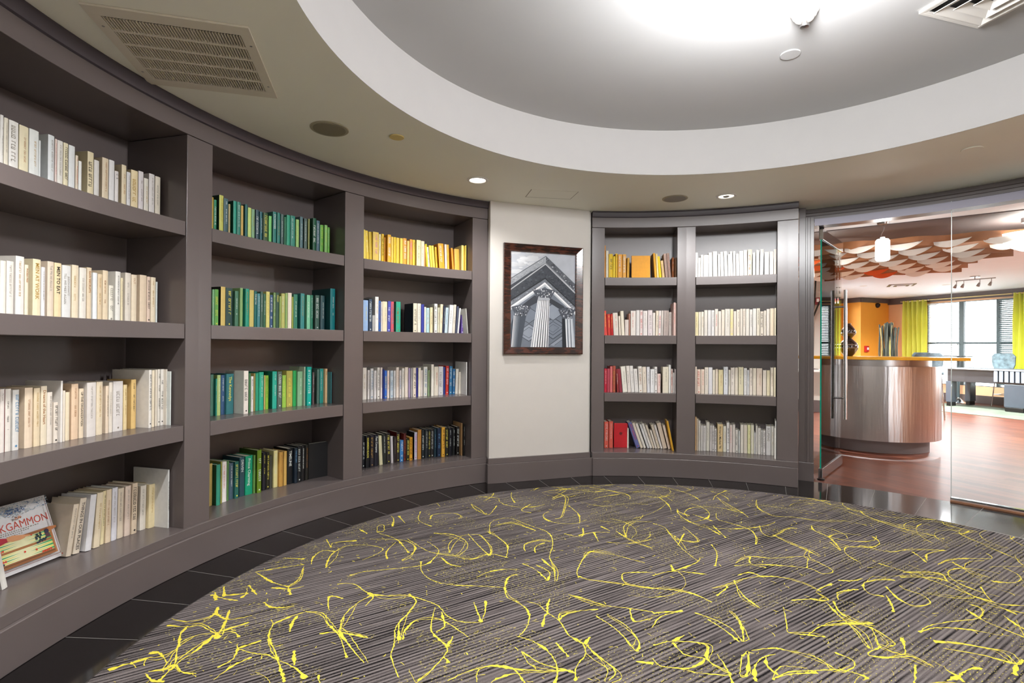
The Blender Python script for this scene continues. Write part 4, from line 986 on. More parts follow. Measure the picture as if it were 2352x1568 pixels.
ST = """-2.05,-0.34 -2.02,-0.27 -1.94,-0.19 -1.81,-0.05 -1.82,0.06 -1.87,0.16 -2.01,0.23|-2.23,-0.34 -2.31,-0.25 -2.36,-0.16 -2.37,-0.07 -2.28,0.00 -2.16,0.01 -2.13,-0.07 -2.14,-0.17|-2.33,-0.35 -2.40,-0.28 -2.43,-0.19 -2.36,-0.16|-2.33,0.08 -2.20,0.15 -2.11,0.17 -2.01,0.12 -1.96,0.03 -1.95,-0.06|-2.14,0.20 -1.99,0.14 -1.88,0.11 -1.75,0.13 -1.63,0.15 -1.58,0.26 -1.47,0.27|-1.85,-0.02 -1.76,-0.12 -1.65,-0.17 -1.54,-0.16 -1.41,-0.10 -1.30,-0.05|-2.06,0.36 -1.94,0.40 -1.81,0.35 -1.74,0.26 -1.72,0.14|-1.79,0.16 -1.87,0.26 -1.89,0.39 -1.80,0.48 -1.64,0.35 -1.57,0.25|-1.75,0.53 -1.86,0.72 -1.80,0.85 -1.63,0.80 -1.45,0.74 -1.34,0.58 -1.27,0.39 -1.16,0.26 -1.11,0.14|-1.48,0.27 -1.56,0.42 -1.69,0.51 -1.78,0.55|-1.30,-0.05 -1.34,0.05 -1.32,0.11|-1.30,-0.05 -1.24,-0.13 -1.17,-0.15 -1.09,-0.20 -1.04,-0.30 -1.03,-0.40|-1.22,-0.38 -1.26,-0.29 -1.31,-0.21|-1.35,-0.25 -1.22,-0.38|-2.03,-0.44 -1.96,-0.40 -1.83,-0.43 -1.74,-0.41 -1.65,-0.36 -1.56,-0.35 -1.47,-0.36 -1.38,-0.41 -1.30,-0.42 -1.22,-0.38|-1.83,-0.43 -1.78,-0.45 -1.75,-0.53|-1.80,-0.44 -1.80,-0.53 -1.77,-0.63 -1.71,-0.71 -1.66,-0.75 -1.44,-0.84|-1.94,-0.70 -1.86,-0.67 -1.77,-0.72 -1.66,-0.76 -1.52,-0.85|-1.74,-0.79 -1.70,-0.75 -1.64,-0.73 -1.55,-0.71|-1.86,-0.64 -1.96,-0.55 -1.89,-0.53|-1.66,-0.34 -1.58,-0.38 -1.54,-0.48 -1.51,-0.59 -1.43,-0.69 -1.38,-0.76 -1.27,-0.84|-1.54,-0.46 -1.52,-0.56 -1.43,-0.66|-1.42,-0.65 -1.46,-0.59 -1.47,-0.50 -1.41,-0.45 -1.30,-0.47 -1.21,-0.50|-1.47,-0.38 -1.41,-0.48 -1.35,-0.55 -1.24,-0.60 -1.21,-0.66 -1.20,-0.74 -1.20,-0.82|-1.42,-0.40 -1.34,-0.48 -1.34,-0.54|-1.24,-0.60 -1.26,-0.53|-1.21,-0.66 -1.17,-0.68|-1.11,-0.77 -1.08,-0.69 -1.03,-0.62 -0.95,-0.59 -0.87,-0.64|-1.02,-0.72 -1.05,-0.66 -1.01,-0.61 -0.94,-0.59 -0.85,-0.55 -0.77,-0.50|-0.97,-0.48 -0.87,-0.51 -0.77,-0.50 -0.74,-0.50|-0.72,-0.54 -0.75,-0.46 -0.75,-0.37 -0.79,-0.31 -0.86,-0.28 -0.94,-0.20 -1.02,-0.16 -1.08,-0.12 -1.14,-0.12|-0.94,-0.20 -0.94,-0.14 -0.90,-0.08 -0.83,-0.02|-1.01,-0.17 -1.04,-0.11 -1.06,-0.04|-0.98,-0.28 -1.01,-0.20 -1.01,-0.17|-0.88,-0.36 -0.80,-0.42|-0.78,-0.31 -0.78,-0.25|-1.03,0.23 -1.07,0.31 -1.10,0.47 -1.10,0.59 -0.98,0.61 -0.79,0.59|-1.04,0.25 -0.98,0.24 -0.88,0.26 -0.67,0.31|-0.72,0.49 -0.82,0.43 -0.85,0.38 -0.80,0.30 -0.67,0.31|-1.00,0.04 -0.91,0.04 -0.81,0.03 -0.71,0.06 -0.61,0.08|-0.82,-0.08 -0.74,-0.12 -0.66,-0.18 -0.59,-0.25 -0.60,-0.18 -0.67,-0.10 -0.78,-0.04|-0.71,0.06 -0.66,-0.04 -0.60,0.03|-0.51,-0.30 -0.57,-0.32|-0.77,-0.31 -0.72,-0.35 -0.62,-0.41 -0.62,-0.48|-1.43,0.40 -1.48,0.49 -1.44,0.60 -1.37,0.61|-1.37,0.41 -1.41,0.49 -1.39,0.57|-2.03,-0.09 -2.11,-0.01 -2.16,0.12|-2.41,0.65 -2.30,0.50 -2.15,0.45|-2.25,0.56 -2.29,0.65 -2.19,0.74 -2.11,0.72 -2.09,0.66|-2.20,0.98 -2.09,0.92 -1.96,0.84 -2.02,1.05|-1.52,1.00 -1.51,1.08 -1.66,1.48 -1.75,1.57 -1.85,1.56|-1.56,1.32 -1.42,1.17 -1.34,1.00|-1.09,0.99 -1.01,0.92 -0.91,0.86 -0.81,0.82|-1.00,0.92 -1.07,1.10 -1.04,1.22 -0.93,1.28|-1.26,0.79 -1.20,0.89 -1.11,0.94|-1.20,0.89 -1.12,0.76|-2.43,-0.13 -2.47,-0.07 -2.38,0.02|-2.43,-0.13 -2.55,-0.06|-2.51,0.17 -2.41,0.14|-2.38,0.19 -2.45,0.27 -2.44,0.31 -2.36,0.23 -2.38,0.19|-2.37,0.32 -2.46,0.43 -2.52,0.47|-2.48,0.50 -2.34,0.41|-2.10,1.41 -2.04,1.30 -1.94,1.18|-1.82,1.21 -1.81,1.05 -1.72,1.03|-1.79,0.08 -1.69,0.03 -1.62,0.04|-1.87,0.46 -1.69,0.32 -1.57,0.24|-1.36,0.24 -1.27,0.21 -1.16,0.13|-1.30,0.35 -1.17,0.25|-1.29,0.26 -1.19,0.22 -1.15,0.12|-2.35,0.18 -2.19,0.16 -1.99,0.04|-1.80,0.69 -1.73,0.77 -1.64,0.76 -1.53,0.73|-1.35,0.77 -1.24,0.78 -1.29,0.93|-1.20,1.02 -1.12,0.97|-2.45,-0.82 -2.36,-0.81 -2.29,-0.79|-2.38,-0.84 -2.45,-0.80 -2.48,-0.80|-2.48,-0.74 -2.38,-0.80|-2.39,-0.79 -2.33,-0.73 -2.37,-0.69|-2.30,-0.77 -2.32,-0.72|-2.39,-0.67 -2.27,-0.71|-2.26,-0.91 -2.31,-0.87|-2.26,-0.91 -2.26,-0.95 -2.30,-1.01 -2.38,-1.03|-2.26,-0.91 -2.17,-0.91 -2.11,-0.84|-2.24,-0.86 -2.17,-0.92 -2.10,-0.99 -2.10,-1.01|-2.34,-1.07 -2.25,-1.03 -2.22,-1.00 -2.11,-1.00 -2.06,-0.96 -2.00,-0.97|-2.11,-1.00 -2.07,-0.88|-2.11,-1.00 -2.06,-1.02|-2.10,-1.01 -2.05,-1.12 -2.04,-1.17 -2.02,-1.21|-2.12,-1.01 -2.16,-1.05 -2.16,-1.11 -2.13,-1.14 -2.03,-1.20 -2.01,-1.23 -1.98,-1.28|-2.26,-1.03 -2.22,-1.08 -2.17,-1.11 -2.13,-1.14 -2.13,-1.20 -2.16,-1.23 -2.12,-1.26|-2.19,-1.21 -2.15,-1.19 -2.06,-1.21|-2.07,-1.27 -2.03,-1.23 -2.03,-1.20 -1.96,-1.21 -1.91,-1.19|-2.20,-1.34 -2.18,-1.28 -2.13,-1.28|-2.18,-1.28 -2.16,-1.23|-2.07,-1.28 -2.00,-1.29 -1.96,-1.27|-1.96,-1.00 -1.93,-1.02 -1.85,-1.01 -1.79,-0.99 -1.73,-0.99 -1.64,-0.99 -1.55,-1.01|-1.93,-1.02 -1.90,-0.94|-1.93,-1.02 -1.88,-1.07 -1.88,-1.13|-1.73,-0.99 -1.60,-1.06|-1.73,-0.99 -1.81,-0.95 -1.90,-0.91 -1.97,-0.84 -2.01,-0.82|-1.97,-0.84 -1.96,-0.76 -1.94,-0.71|-1.83,-1.03 -1.84,-1.09 -1.82,-1.18|-1.86,-0.84 -1.91,-0.79 -1.94,-0.74|-2.36,-0.37 -2.42,-0.44 -2.50,-0.56|-2.34,-0.39 -2.24,-0.50 -2.21,-0.58 -2.13,-0.63|-2.27,-0.63 -2.18,-0.59 -2.15,-0.54|-2.50,-0.56 -2.32,-0.59 -2.21,-0.58|-2.17,-0.74 -2.10,-0.75 -2.05,-0.72 -2.03,-0.69|-1.73,-0.92 -1.65,-0.98|-2.53,-0.37 -2.42,-0.32|-0.59,1.71 -0.56,1.57 -0.46,1.52 -0.34,1.45 -0.30,1.32 -0.29,1.20|-0.37,2.21 -0.34,1.99 -0.24,1.85 -0.10,1.89 0.04,1.90 0.18,1.98 0.32,1.95|-0.66,2.03 -0.66,2.18 -0.61,2.37|-0.65,2.13 -0.54,1.96 -0.43,1.81 -0.38,1.72|-0.92,1.25 -0.84,1.22 -0.78,1.12 -0.73,1.03 -0.64,0.88 -0.54,0.76|-0.73,1.29 -0.66,1.19 -0.60,1.08 -0.62,1.04 -0.72,1.04 -0.74,1.09|-0.69,0.94 -0.70,1.17|-0.52,1.06 -0.47,0.93 -0.45,0.74|-0.60,1.37 -0.50,1.26|-0.57,1.42 -0.46,1.22|-0.71,0.45 -0.63,0.56 -0.47,0.61|-0.63,0.56 -0.66,0.64|-0.63,0.56 -0.55,0.73 -0.54,0.81|-0.36,0.80 -0.27,0.87 -0.20,0.91 -0.02,0.97 0.05,0.93 0.10,1.00 0.04,1.08 -0.01,1.15 -0.01,1.26|-0.36,0.84 -0.30,0.98 -0.19,1.02 -0.03,1.14 -0.02,1.05 -0.02,0.97|-0.30,0.98 -0.29,0.88 -0.21,0.86|-0.30,1.58 -0.27,1.43 -0.21,1.40 -0.13,1.61 -0.08,1.64|-0.21,1.43 -0.12,1.33 -0.02,1.25 0.04,1.18|0.03,1.64 0.10,1.55 0.15,1.35 0.10,1.47|0.15,1.41 0.23,1.46 0.27,1.50 0.39,1.47 0.51,1.59 0.68,1.67|0.51,1.54 0.54,1.45 0.55,1.39|0.56,1.43 0.58,1.55 0.68,1.67|0.60,1.39 0.66,1.49 0.76,1.58 0.88,1.65 0.88,1.73|0.68,1.48 0.69,1.44 0.75,1.36 0.80,1.32|-0.42,0.46 -0.36,0.55 -0.30,0.65 -0.21,0.74 -0.11,0.77 -0.00,0.73 0.04,0.69|-0.33,0.68 -0.28,0.75 -0.21,0.72|0.02,0.68 0.05,0.75 0.09,0.82|0.02,0.67 0.07,0.62 0.04,0.59 -0.00,0.58 -0.08,0.52|-0.34,0.61 -0.32,0.54 -0.27,0.44 -0.20,0.36|-0.39,0.39 -0.36,0.50 -0.37,0.53|-0.67,0.31 -0.59,0.34 -0.49,0.35 -0.40,0.31|-0.58,-0.05 -0.57,0.06 -0.50,0.16|-0.61,0.07 -0.50,0.16|-0.45,0.17 -0.36,0.15 -0.29,0.11 -0.24,0.03 -0.24,0.07 -0.26,0.17 -0.29,0.24 -0.32,0.27|-0.39,0.14 -0.32,0.09 -0.25,0.02|-0.11,0.43 -0.09,0.26 -0.08,0.20 -0.01,0.22 0.05,0.24|-0.01,0.22 0.04,0.33 0.12,0.40 0.23,0.47|0.09,0.61 0.11,0.51 0.16,0.45 0.23,0.44|0.22,0.86 0.24,0.93 0.31,1.01 0.37,1.03|0.22,0.88 0.24,0.79 0.30,0.79|0.11,0.64 0.11,0.72 0.17,0.79 0.20,0.81|0.12,0.88 0.18,0.91 0.23,0.97|0.32,0.92 0.36,0.79 0.41,0.75 0.48,0.82 0.46,0.90 0.40,0.93 0.38,0.97|0.31,0.81 0.32,0.72 0.32,0.63|0.40,1.09 0.51,1.15 0.59,1.16 0.65,1.05 0.67,0.99 0.58,0.94 0.47,0.93|0.42,1.17 0.54,1.24 0.59,1.25 0.60,1.16|0.67,1.01 0.74,0.98|0.73,1.16 0.74,0.98 0.85,1.01|0.39,0.48 0.44,0.57 0.53,0.66 0.64,0.76 0.67,0.87 0.63,0.90|0.64,0.76 0.61,0.83|0.64,0.76 0.67,0.72 0.76,0.65|0.39,0.48 0.46,0.56 0.57,0.61 0.68,0.62|0.22,0.43 0.23,0.34 0.24,0.27 0.31,0.25 0.32,0.31 0.32,0.39|0.24,0.27 0.19,0.18 0.25,0.19 0.34,0.25 0.39,0.21|0.06,0.58 0.11,0.46 0.17,0.35 0.20,0.23|0.11,0.46 0.23,0.41 0.29,0.33 0.27,0.29|-0.54,-0.18 -0.48,-0.11 -0.36,-0.07 -0.34,-0.17 -0.25,-0.22 -0.35,-0.27 -0.42,-0.28 -0.48,-0.30 -0.52,-0.27|-0.48,-0.11 -0.45,-0.04|-0.48,-0.12 -0.42,-0.18 -0.35,-0.17 -0.38,-0.25 -0.44,-0.29|-0.23,-0.08 -0.21,-0.06 -0.20,-0.19 -0.22,-0.21 -0.23,-0.08|-0.20,-0.02 -0.13,0.04 -0.08,0.05 -0.00,0.06 0.05,0.03 0.10,0.00 0.14,0.07 0.13,0.11 0.08,0.13|-0.17,-0.22 -0.18,-0.13 -0.16,-0.05 -0.12,-0.00|-0.15,-0.04 -0.14,-0.10 -0.10,-0.14|-0.12,-0.18 -0.07,-0.10 -0.00,-0.05 0.09,0.01 0.17,0.01 0.16,-0.02|-0.10,-0.15 -0.05,-0.10 0.02,-0.05|0.43,0.42 0.54,0.46 0.64,0.47 0.67,0.39|0.45,0.38 0.58,0.40 0.67,0.39 0.70,0.44|0.67,0.39 0.64,0.30|0.43,0.43 0.52,0.46 0.64,0.47|0.46,0.18 0.43,0.21|0.46,0.18 0.50,0.25 0.55,0.29|0.46,0.18 0.47,0.15|0.46,0.18 0.42,0.13"""
def spl(pts, n):
    out = []
    P = [pts[0]]+pts+[pts[-1]]
    for i in range(1, len(P)-2):
        for k in range(n):
            t_ = k/n; a, b, c, d = P[i-1], P[i], P[i+1], P[i+2]
            out.append(tuple(.5*((2*b[q])+(-a[q]+c[q])*t_+(2*a[q]-5*b[q]+4*c[q]-d[q])*t_*t_+(-a[q]+3*b[q]-3*c[q]+d[q])*t_**3) for q in (0, 1)))
    out.append(pts[-1]); return out
rv = random.Random(11); lay = [0]
def vine(pts, w0, nd=None):
    L_ = sum(hypot(pts[i+1][0]-pts[i][0], pts[i+1][1]-pts[i][1]) for i in range(len(pts)-1))
    n = max(2, int(L_/max(1, len(pts)-1)/.009)); q = spl(pts, n); K = len(q); vs = []; lay[0] += 1; z = .0088+.000002*(lay[0] % 200)
    q = [(x+rv.gauss(0, .0011), y+rv.gauss(0, .0011)) for x, y in q]
    nodes = nd if nd is not None else [rv.random(), rv.random()]
    for i, p in enumerate(q):
        a, b = q[max(0, i-1)], q[min(K-1, i+1)]; d = Vector((b[0]-a[0], b[1]-a[1])); d = d.normalized() if d.length else Vector((1,0)); nn = Vector((-d.y, d.x))
        u = i/(K-1); w_ = w0*(.55+.45*sin(pi*min(1, max(0, u)))**.5)
        for c in nodes: w_ += w0*1.5*math.exp(-((u-c)*L_/.035)**2)
        w_ *= rv.uniform(.35, 1.6)
        for s_ in (1, -1):
            X, Y = p[0]+nn.x*w_*s_/2, p[1]+nn.y*w_*s_/2; rr = hypot(X-CC[0], Y-CC[1])
            if rr > CR-.004: X = CC[0]+(X-CC[0])*(CR-.004)/rr; Y = CC[1]+(Y-CC[1])*(CR-.004)/rr
            vs.append((X, Y, z))
    m.add(vs, [(2*i, 2*i+1, 2*i+3, 2*i+2) for i in range(K-1)], 1)
traced = []
for l in ST.split('|'):
    pts = [tuple(map(float, p.split(','))) for p in l.split()]; traced.append(pts)
    vine(pts, .0046, [0 if rv.random() < .6 else 1, rv.random()])
    for _ in range(rv.randint(1, 3)):     # a companion strand and short side sprigs beside it
        if len(pts) > 3 and rv.random() < .75:
            i = rv.randint(0, len(pts)-3); d = (rv.uniform(-.03, .03), rv.uniform(-.03, .03)); sub = pts[i:i+3]
            vine([sub[0]]+[(sub[1][0]+d[0], sub[1][1]+d[1])]+[(sub[2][0]+d[0]*.5, sub[2][1]+d[1]*.5)], .003, [])
def near(x, y):
    return any(abs(px-x)+abs(py-y) < .14 for s_ in traced for px, py in s_)
for i in range(760):   # vines elsewhere on the carpet
    r_0 = CR*math.sqrt(rv.random()); a = rv.random()*2*pi; x, y = CC[0]+r_0*cos(a), CC[1]+r_0*sin(a)
    if near(x, y): 
        continue
    th = rv.random()*2*pi; k = rv.uniform(-7, 7); pts = [(x, y)]
    for _ in range(rv.randint(2, 7)):
        st_ = .085; th += k*st_; pts.append((pts[-1][0]+st_*cos(th), pts[-1][1]+st_*sin(th)))
    vine(pts, rv.choice([.002, .003, .0045]))
for i in range(2800):   # loose short dashes
    r_0 = CR*math.sqrt(rv.random())*.99; a = rv.random()*2*pi; x, y = CC[0]+r_0*cos(a), CC[1]+r_0*sin(a); th = rv.random()*pi; L_ = rv.uniform(.005, .032)
    vine([(x, y), (x+L_*cos(th)*.5+.003, y+L_*sin(th)*.5), (x+L_*cos(th), y+L_*sin(th))], rv.choice([.0014, .002, .0035]), [])
m.build('pile', [M_CARP, M_VINE], t)
m = MB(); m.sweep(CC, [(CR, .0005), (CR+.004, .0005), (CR+.004, .0095), (CR, .0095)], 0, 360, 2, caps=False); m.build('metal_edging', M_STEEL, t, smooth=True)

# ================================================ PICTURE
s0, s1, z0, z1 = .118, .881, 1.117, 2.090; i0, i1, j0, j1 = .188, .811, 1.180, 2.023
cx, cy = wp((s0+s1)/2, .0)
t = thing('framed_picture', 'black and white temple column photograph in a dark wooden frame on the wall', 'picture', (cx, cy, z0))
m = MB()
def P3(s, z, off): x, y = wp(s, off); return (x, y, z)
O = [(s0, z0), (s1, z0), (s1, z1), (s0, z1)]; I = [(i0, j0), (i1, j0), (i1, j1), (i0, j1)]
lev = [(0., .0005, 0), (0., .030, 0), (.10, .034, 0), (.85, .016, 0), (1., .014, 0), (1., .004, 0)]
for k in range(4):
    a, b = k, (k+1) % 4
    for q in range(len(lev)-1):
        def pt(c, L_): f = L_[0]; return P3(O[c][0]+(I[c][0]-O[c][0])*f, O[c][1]+(I[c][1]-O[c][1])*f, L_[1])
        m.add([pt(a, lev[q]), pt(b, lev[q]), pt(b, lev[q+1]), pt(a, lev[q+1])], [(0,1,2,3)])
fw = bpy.data.materials.new('dark_walnut'); fw.use_nodes = True; nt = fw.node_tree; b = nt.nodes['Principled BSDF']; b.inputs['Roughness'].default_value = .22; b.inputs['Coat Weight'].default_value = .5
n = nt.nodes.new('ShaderNodeTexNoise'); mp = nt.nodes.new('ShaderNodeMapping'); tc = nt.nodes.new('ShaderNodeTexCoord'); mp.inputs['Scale'].default_value = (6, 6, 30); n.inputs['Scale'].default_value = 2.2; n.inputs['Detail'].default_value = 6
cr = nt.nodes.new('ShaderNodeValToRGB'); cr.color_ramp.elements[0].color = hexc('1c100e'); cr.color_ramp.elements[1].color = hexc('5c3022'); cr.color_ramp.elements[0].position = .4; cr.color_ramp.elements[1].position = .75
nt.links.new(tc.outputs['Object'], mp.inputs[0]); nt.links.new(mp.outputs[0], n.inputs['Vector']); nt.links.new(n.outputs['Fac'], cr.inputs[0]); nt.links.new(cr.outputs[0], b.inputs['Base Color'])
m.build('frame', fw, t)
pm = MB(); PL = [0]
def pa(pts, g):
    """a patch of the print; px,py are measured across the print, origin top left, 860 x 1288 units"""
    PL[0] += 1; off = .0042+.00002*PL[0]
    out = []
    for x, y in pts:
        u = (x-143)/860; yt = 145+58*u; v = (y-yt)/(1433-yt)
        u = min(1, max(0, u)); v = min(1, max(0, v)); out.append(P3(i0+(i1-i0)*u, j1-(j1-j0)*v, off))
    c = hexc(g) if isinstance(g, str) else (g*.97, g*.99, g*1.03, 1)
    pm.poly(out, 0, c)
pa([(143,145),(1003,203),(1003,1433),(143,1433)], 'c4c8d0')
rn = random.Random(5)
for i in range(46):
    x, y, s_ = rn.uniform(150, 560), rn.uniform(160, 500), rn.uniform(18, 60)
    if y > 500-(x-143)*.62: continue
    pa([(x+s_*cos(2*pi*k/9)*1.4, y+s_*.5*sin(2*pi*k/9)) for k in range(9)], .58+.26*(1-abs(x-330)/260)*rn.random()+.06)
pa([(143,515),(605,215),(612,300),(143,590)], 'b4b8bf'); pa([(143,508),(605,208),(606,216),(143,518)], '4a4f58')
pa([(605,210),(1003,585),(1003,690),(603,300)], '62666f')
for i in range(60):
    u = rn.random(); x = 610+385*u; y = 225+372*u+rn.uniform(8, 78); s_ = rn.uniform(4, 12); pa([(x-s_,y),(x,y-s_),(x+s_,y),(x,y+s_)], rn.choice(['8f949c','c9ccd2','3a3e46','777c85']))
for i in range(40):
    u = rn.random(); x = 150+445*u; y = 520-290*u+rn.uniform(6, 60); s_ = rn.uniform(3, 9); pa([(x-s_*1.5,y+3),(x,y-s_),(x+s_*1.5,y-3),(x,y+s_)], rn.choice(['dcdee2','8d929b','a0a4ab']))
pa([(210,556),(420,412),(430,428),(215,575)], '2e3138')
pa([(143,600),(600,305),(1003,700),(1003,1010),(588,560),(143,930)], '4b505a')
pa([(143,650),(597,310),(1003,700),(1003,716),(597,328),(143,668)], 'd8dade')
for i in range(220):
    x = rn.uniform(150, 995); yc = (330+(597-x)*.74) if x < 597 else (330+(x-597)*.96); y = yc+rn.uniform(14, 175); s_ = rn.uniform(6, 22); g = rn.choice(['3e434c','565c66','636974','444952']); pa([(x-s_,y),(x,y-s_*.6),(x+s_,y),(x,y+s_*.6)], g)
pa([(143,795),(590,500),(1003,880),(1003,900),(590,520),(143,815)], '23262c')
pa([(143,820),(590,520),(1003,895),(1003,960),(590,556),(143,880)], '71767f')
for i in range(90):
    x = rn.uniform(150, 995); yc = (536+(590-x)*.675) if x < 590 else (536+(x-590)*.93); y = yc+rn.uniform(-8, 22); s_ = rn.uniform(3, 8); pa([(x-s_,y),(x,y-s_),(x+s_,y),(x,y+s_)], rn.choice(['2f333a','b8bcc3','9aa0a8']))
pa([(143,885),(588,565),(1003,955),(1003,985),(588,590),(143,915)], 'ededf0')
pa([(143,915),(588,590),(1003,985),(1003,1005),(588,620),(143,940)], 'b9bdc4')
pa([(143,940),(588,620),(1003,1005),(1003,1433),(143,1433)], '6d7480')
for k, (cx_, cy_, s_) in enumerate(((700,1180,150),(380,1240,120),(700,1180,95),(380,1240,75),(700,1180,55),(820,1400,120),(820,1400,70),(700,960,120),(380,1010,110))):
    pa([(cx_-s_*1.5,cy_+8),(cx_,cy_-s_),(cx_+s_*1.5,cy_-8),(cx_,cy_+s_)], '3a404a'); pa([(cx_-s_*1.38,cy_+8),(cx_,cy_-s_*.92),(cx_+s_*1.38,cy_-8),(cx_,cy_+s_*.92)], '8d95a2' if k % 2 else '767e8b')
pa([(290,870),(450,740),(500,760),(495,830),(360,905),(300,890)], '363a42'); pa([(650,770),(840,880),(900,960),(905,1000),(700,870),(650,840)], '363a42')
pa([(143,1130),(190,1000),(345,1000),(330,1080),(275,1433),(145,1433)], '444b56')
for k in range(5):
    x = 165+k*17; pa([(x+18,1010),(x+27,1010),(x-4-k*2,1433),(x-14-k*2,1433)], ['e4e6ea','c4c8ce','9aa0aa','7c838e','5c636e'][k])
pa([(820,1045),(868,1045),(890,1433),(826,1433)], '22262d')
pa([(862,1050),(968,1050),(1003,1433),(884,1433)], 'b4bac3')
for k in range(5):
    x = 872+k*19; pa([(x,1060),(x+8,1060),(x+24+k,1433),(x+14+k,1433)], ['f0f1f4','4c525c','e6e8ec','5a606a','d4d8de'][k])
pa([(493,790),(650,790),(634,1433),(403,1433)], 'dfe0e4')
for k in range(7):
    u = (k+.5)/7; xt = 493+157*u; xb = 403+231*u; pa([(xt-2,800),(xt+5,800),(xb+9,1433),(xb-4,1433)], '3b3f48' if k > 1 else '888d96'); pa([(xt+6,800),(xt+10,800),(xb+16,1433),(xb+10,1433)], 'ffffff')
def capital(cx_, cy_, w_, h_, n=70):
    pa([(cx_-w_*.5,cy_+h_*.5),(cx_-w_,cy_-h_*.3),(cx_-w_*.6,cy_-h_*.4),(cx_,cy_-h_*.5),(cx_+w_*.6,cy_-h_*.4),(cx_+w_,cy_-h_*.3),(cx_+w_*.5,cy_+h_*.5)], '4a4f59')
    for i in range(n):
        u = rn.uniform(-.9, .9); v = rn.uniform(-.42, .46); wy = (1-.45*(v+.5)); x = cx_+u*w_*wy; y = cy_+v*h_; s_ = rn.uniform(5, 13)
        pa([(x-s_*.5,y+s_),(x-s_*.7,y-s_*.4),(x,y-s_),(x+s_*.7,y-s_*.2),(x+s_*.3,y+s_*.8)], rn.choice(['c9ccd2','9ca1aa','2a2d34','e6e7ea','6c717b']))
capital(578, 725, 150, 160); capital(275, 940, 130, 150, 50); capital(885, 975, 120, 150, 50)
pa([(490,792),(500,772),(640,772),(655,792),(648,806),(496,806)], 'a9adb5')
m2 = colmat('photographic_print', .35, .04, 14); pm.build('photo_print', m2, t)
m = MB(); m.obox(wp(i0-.004, .0095), wp(i1+.004, .0095), .0015, j0-.004, j1+.004); m.build('glazing', glassmat('picture_glazing', (1, 1, 1, 1), ior=1.2), t)

# ================================================ CEILING FIXTURES in the rotunda
def fixture(name, label, cat, x, y, z, group=None): return thing(name, label, cat, (x, y, z), group)
# chandelier bowl at the centre of the round ceiling
bx, by = RING[0], RING[1]
t = fixture('bowl_light', 'white glass bowl ceiling light at the centre of the round ceiling', 'ceiling light', bx, by, ZO)
m = MB(); m.lathe(bx, by, [(0, ZO), (.07, ZO), (.07, ZO-.012), (.02, ZO-.02), (.012, ZO-.03), (.012, ZO-.075), (0, ZO-.075)], 24); m.build('canopy', M_STEEL, t, smooth=True)
m = MB(); m.lathe(bx, by, [(0, ZO-.135), (.08, ZO-.13), (.15, ZO-.112), (.205, ZO-.075), (.2, ZO-.072), (.145, ZO-.106), (.08, ZO-.122), (0, ZO-.127)], 40)
m.build('bowl', mat('frosted_glass_bowl', 'fff6ea', .5, emis=2.2), t, smooth=True)
lamp('POINT', (bx, by, ZO-.095), POWER['bowl_up'], .09, (.97, .985, 1), t)
lamp('POINT', (bx, by, ZO-.24), POWER['bowl_dn'], .12, (.97, .985, 1), t)
# recessed downlights
def downlight(r, a, label, lit=True, open_=False, power=None, z=ZC, o=(0,0), size=.062):
    x, y = pol(r, a, o); t = fixture('recessed_downlight', label, 'downlight', x, y, z, 'recessed downlights')
    m = MB(); m.lathe(x, y, [(size, z-.0005), (size+.02, z-.0005), (size+.018, z-.006), (size+.002, z-.009), (size-.003, z-.004), (size-.003, z+.0)], 40); m.build('trim_ring', M_WHT, t, smooth=True)
    m = MB()
    if open_:
        m.lathe(x, y, [(size-.004, z-.004), (size-.008, z-.002), (size-.03, z-.0012), (0, z-.001)], 40); m.build('reflector', mat('lit_reflector', 'fff4e2', .3, emis=3.0), t, smooth=True)
        m = MB(); m.lathe(x, y, [(0, z-.014), (.022, z-.012), (.028, z-.005), (.02, z-.002)], 20); m.build('bulb', mat('unlit_bulb_glass', '8a8884', .3), t, smooth=True)
    else:
        m.lathe(x, y, [(0, z-.0035), (size-.003, z-.003), (size-.003, z-.0012), (0, z-.0012)], 40); m.build('diffuser', mat('lit_diffuser', 'fffaf2', .4, emis=6.0), t, smooth=True)
    lamp('SPOT', (x, y, z-.02), power or POWER['down'], .05, (1, .985, .965), t, spot=150, blend=.8)
downlight(2.443, 154.63, 'lit flush ceiling downlight above the third bookcase bay')
downlight(2.472, 104.61, 'open ceiling downlight with visible bulb above the bookcase nearest the glass door', open_=True)
downlight(2.3, 221, 'flush ceiling downlight added out of view to light the leftmost bookcase bay', power=95)  # added out of view, extra strong to brighten the leftmost bay
downlight(2.46, 256, 'flush ceiling downlight behind the viewer on the left')
downlight(2.46, 306, 'flush ceiling downlight behind the viewer on the right')
downlight(2.46, 356, 'flush ceiling downlight over the right end of the glass front')
def disc_thing(name, label, cat, x, y, z, r, mt, group=None, inner=None, th=.006):
    t = fixture(name, label, cat, x, y, z, group)
    m = MB(); m.lathe(x, y, [(0, z-.0004), (r, z-.0004), (r, z-th*.6), (r*.97, z-th), (0, z-th)], 40); m.build('rim' if inner else 'cover_plate', mt, t, smooth=True)
    if inner:
        m = MB(); m.lathe(x, y, [(0, z-th), (r*.84, z-th), (r*.84, z-th-.002), (0, z-th-.002)], 40); m.build('grille', inner, t, smooth=True)
    return t
gr1 = mat('speaker_grille_olive', '847c66', .7, bump=.6, bscale=600)
disc_thing('ceiling_speaker', 'round grille ceiling speaker above the second bookcase bay', 'speaker', -2.447, -.152, ZC, .108, mat('speaker_rim', 'a09882', .5), 'ceiling speakers', gr1)
disc_thing('ceiling_speaker', 'round grey ceiling speaker above the bookcase right of the picture', 'speaker', -1.013, 2.269, ZC, .105, mat('speaker_rim', 'a09882', .5), 'ceiling speakers', mat('speaker_grille_grey', '928d84', .7))
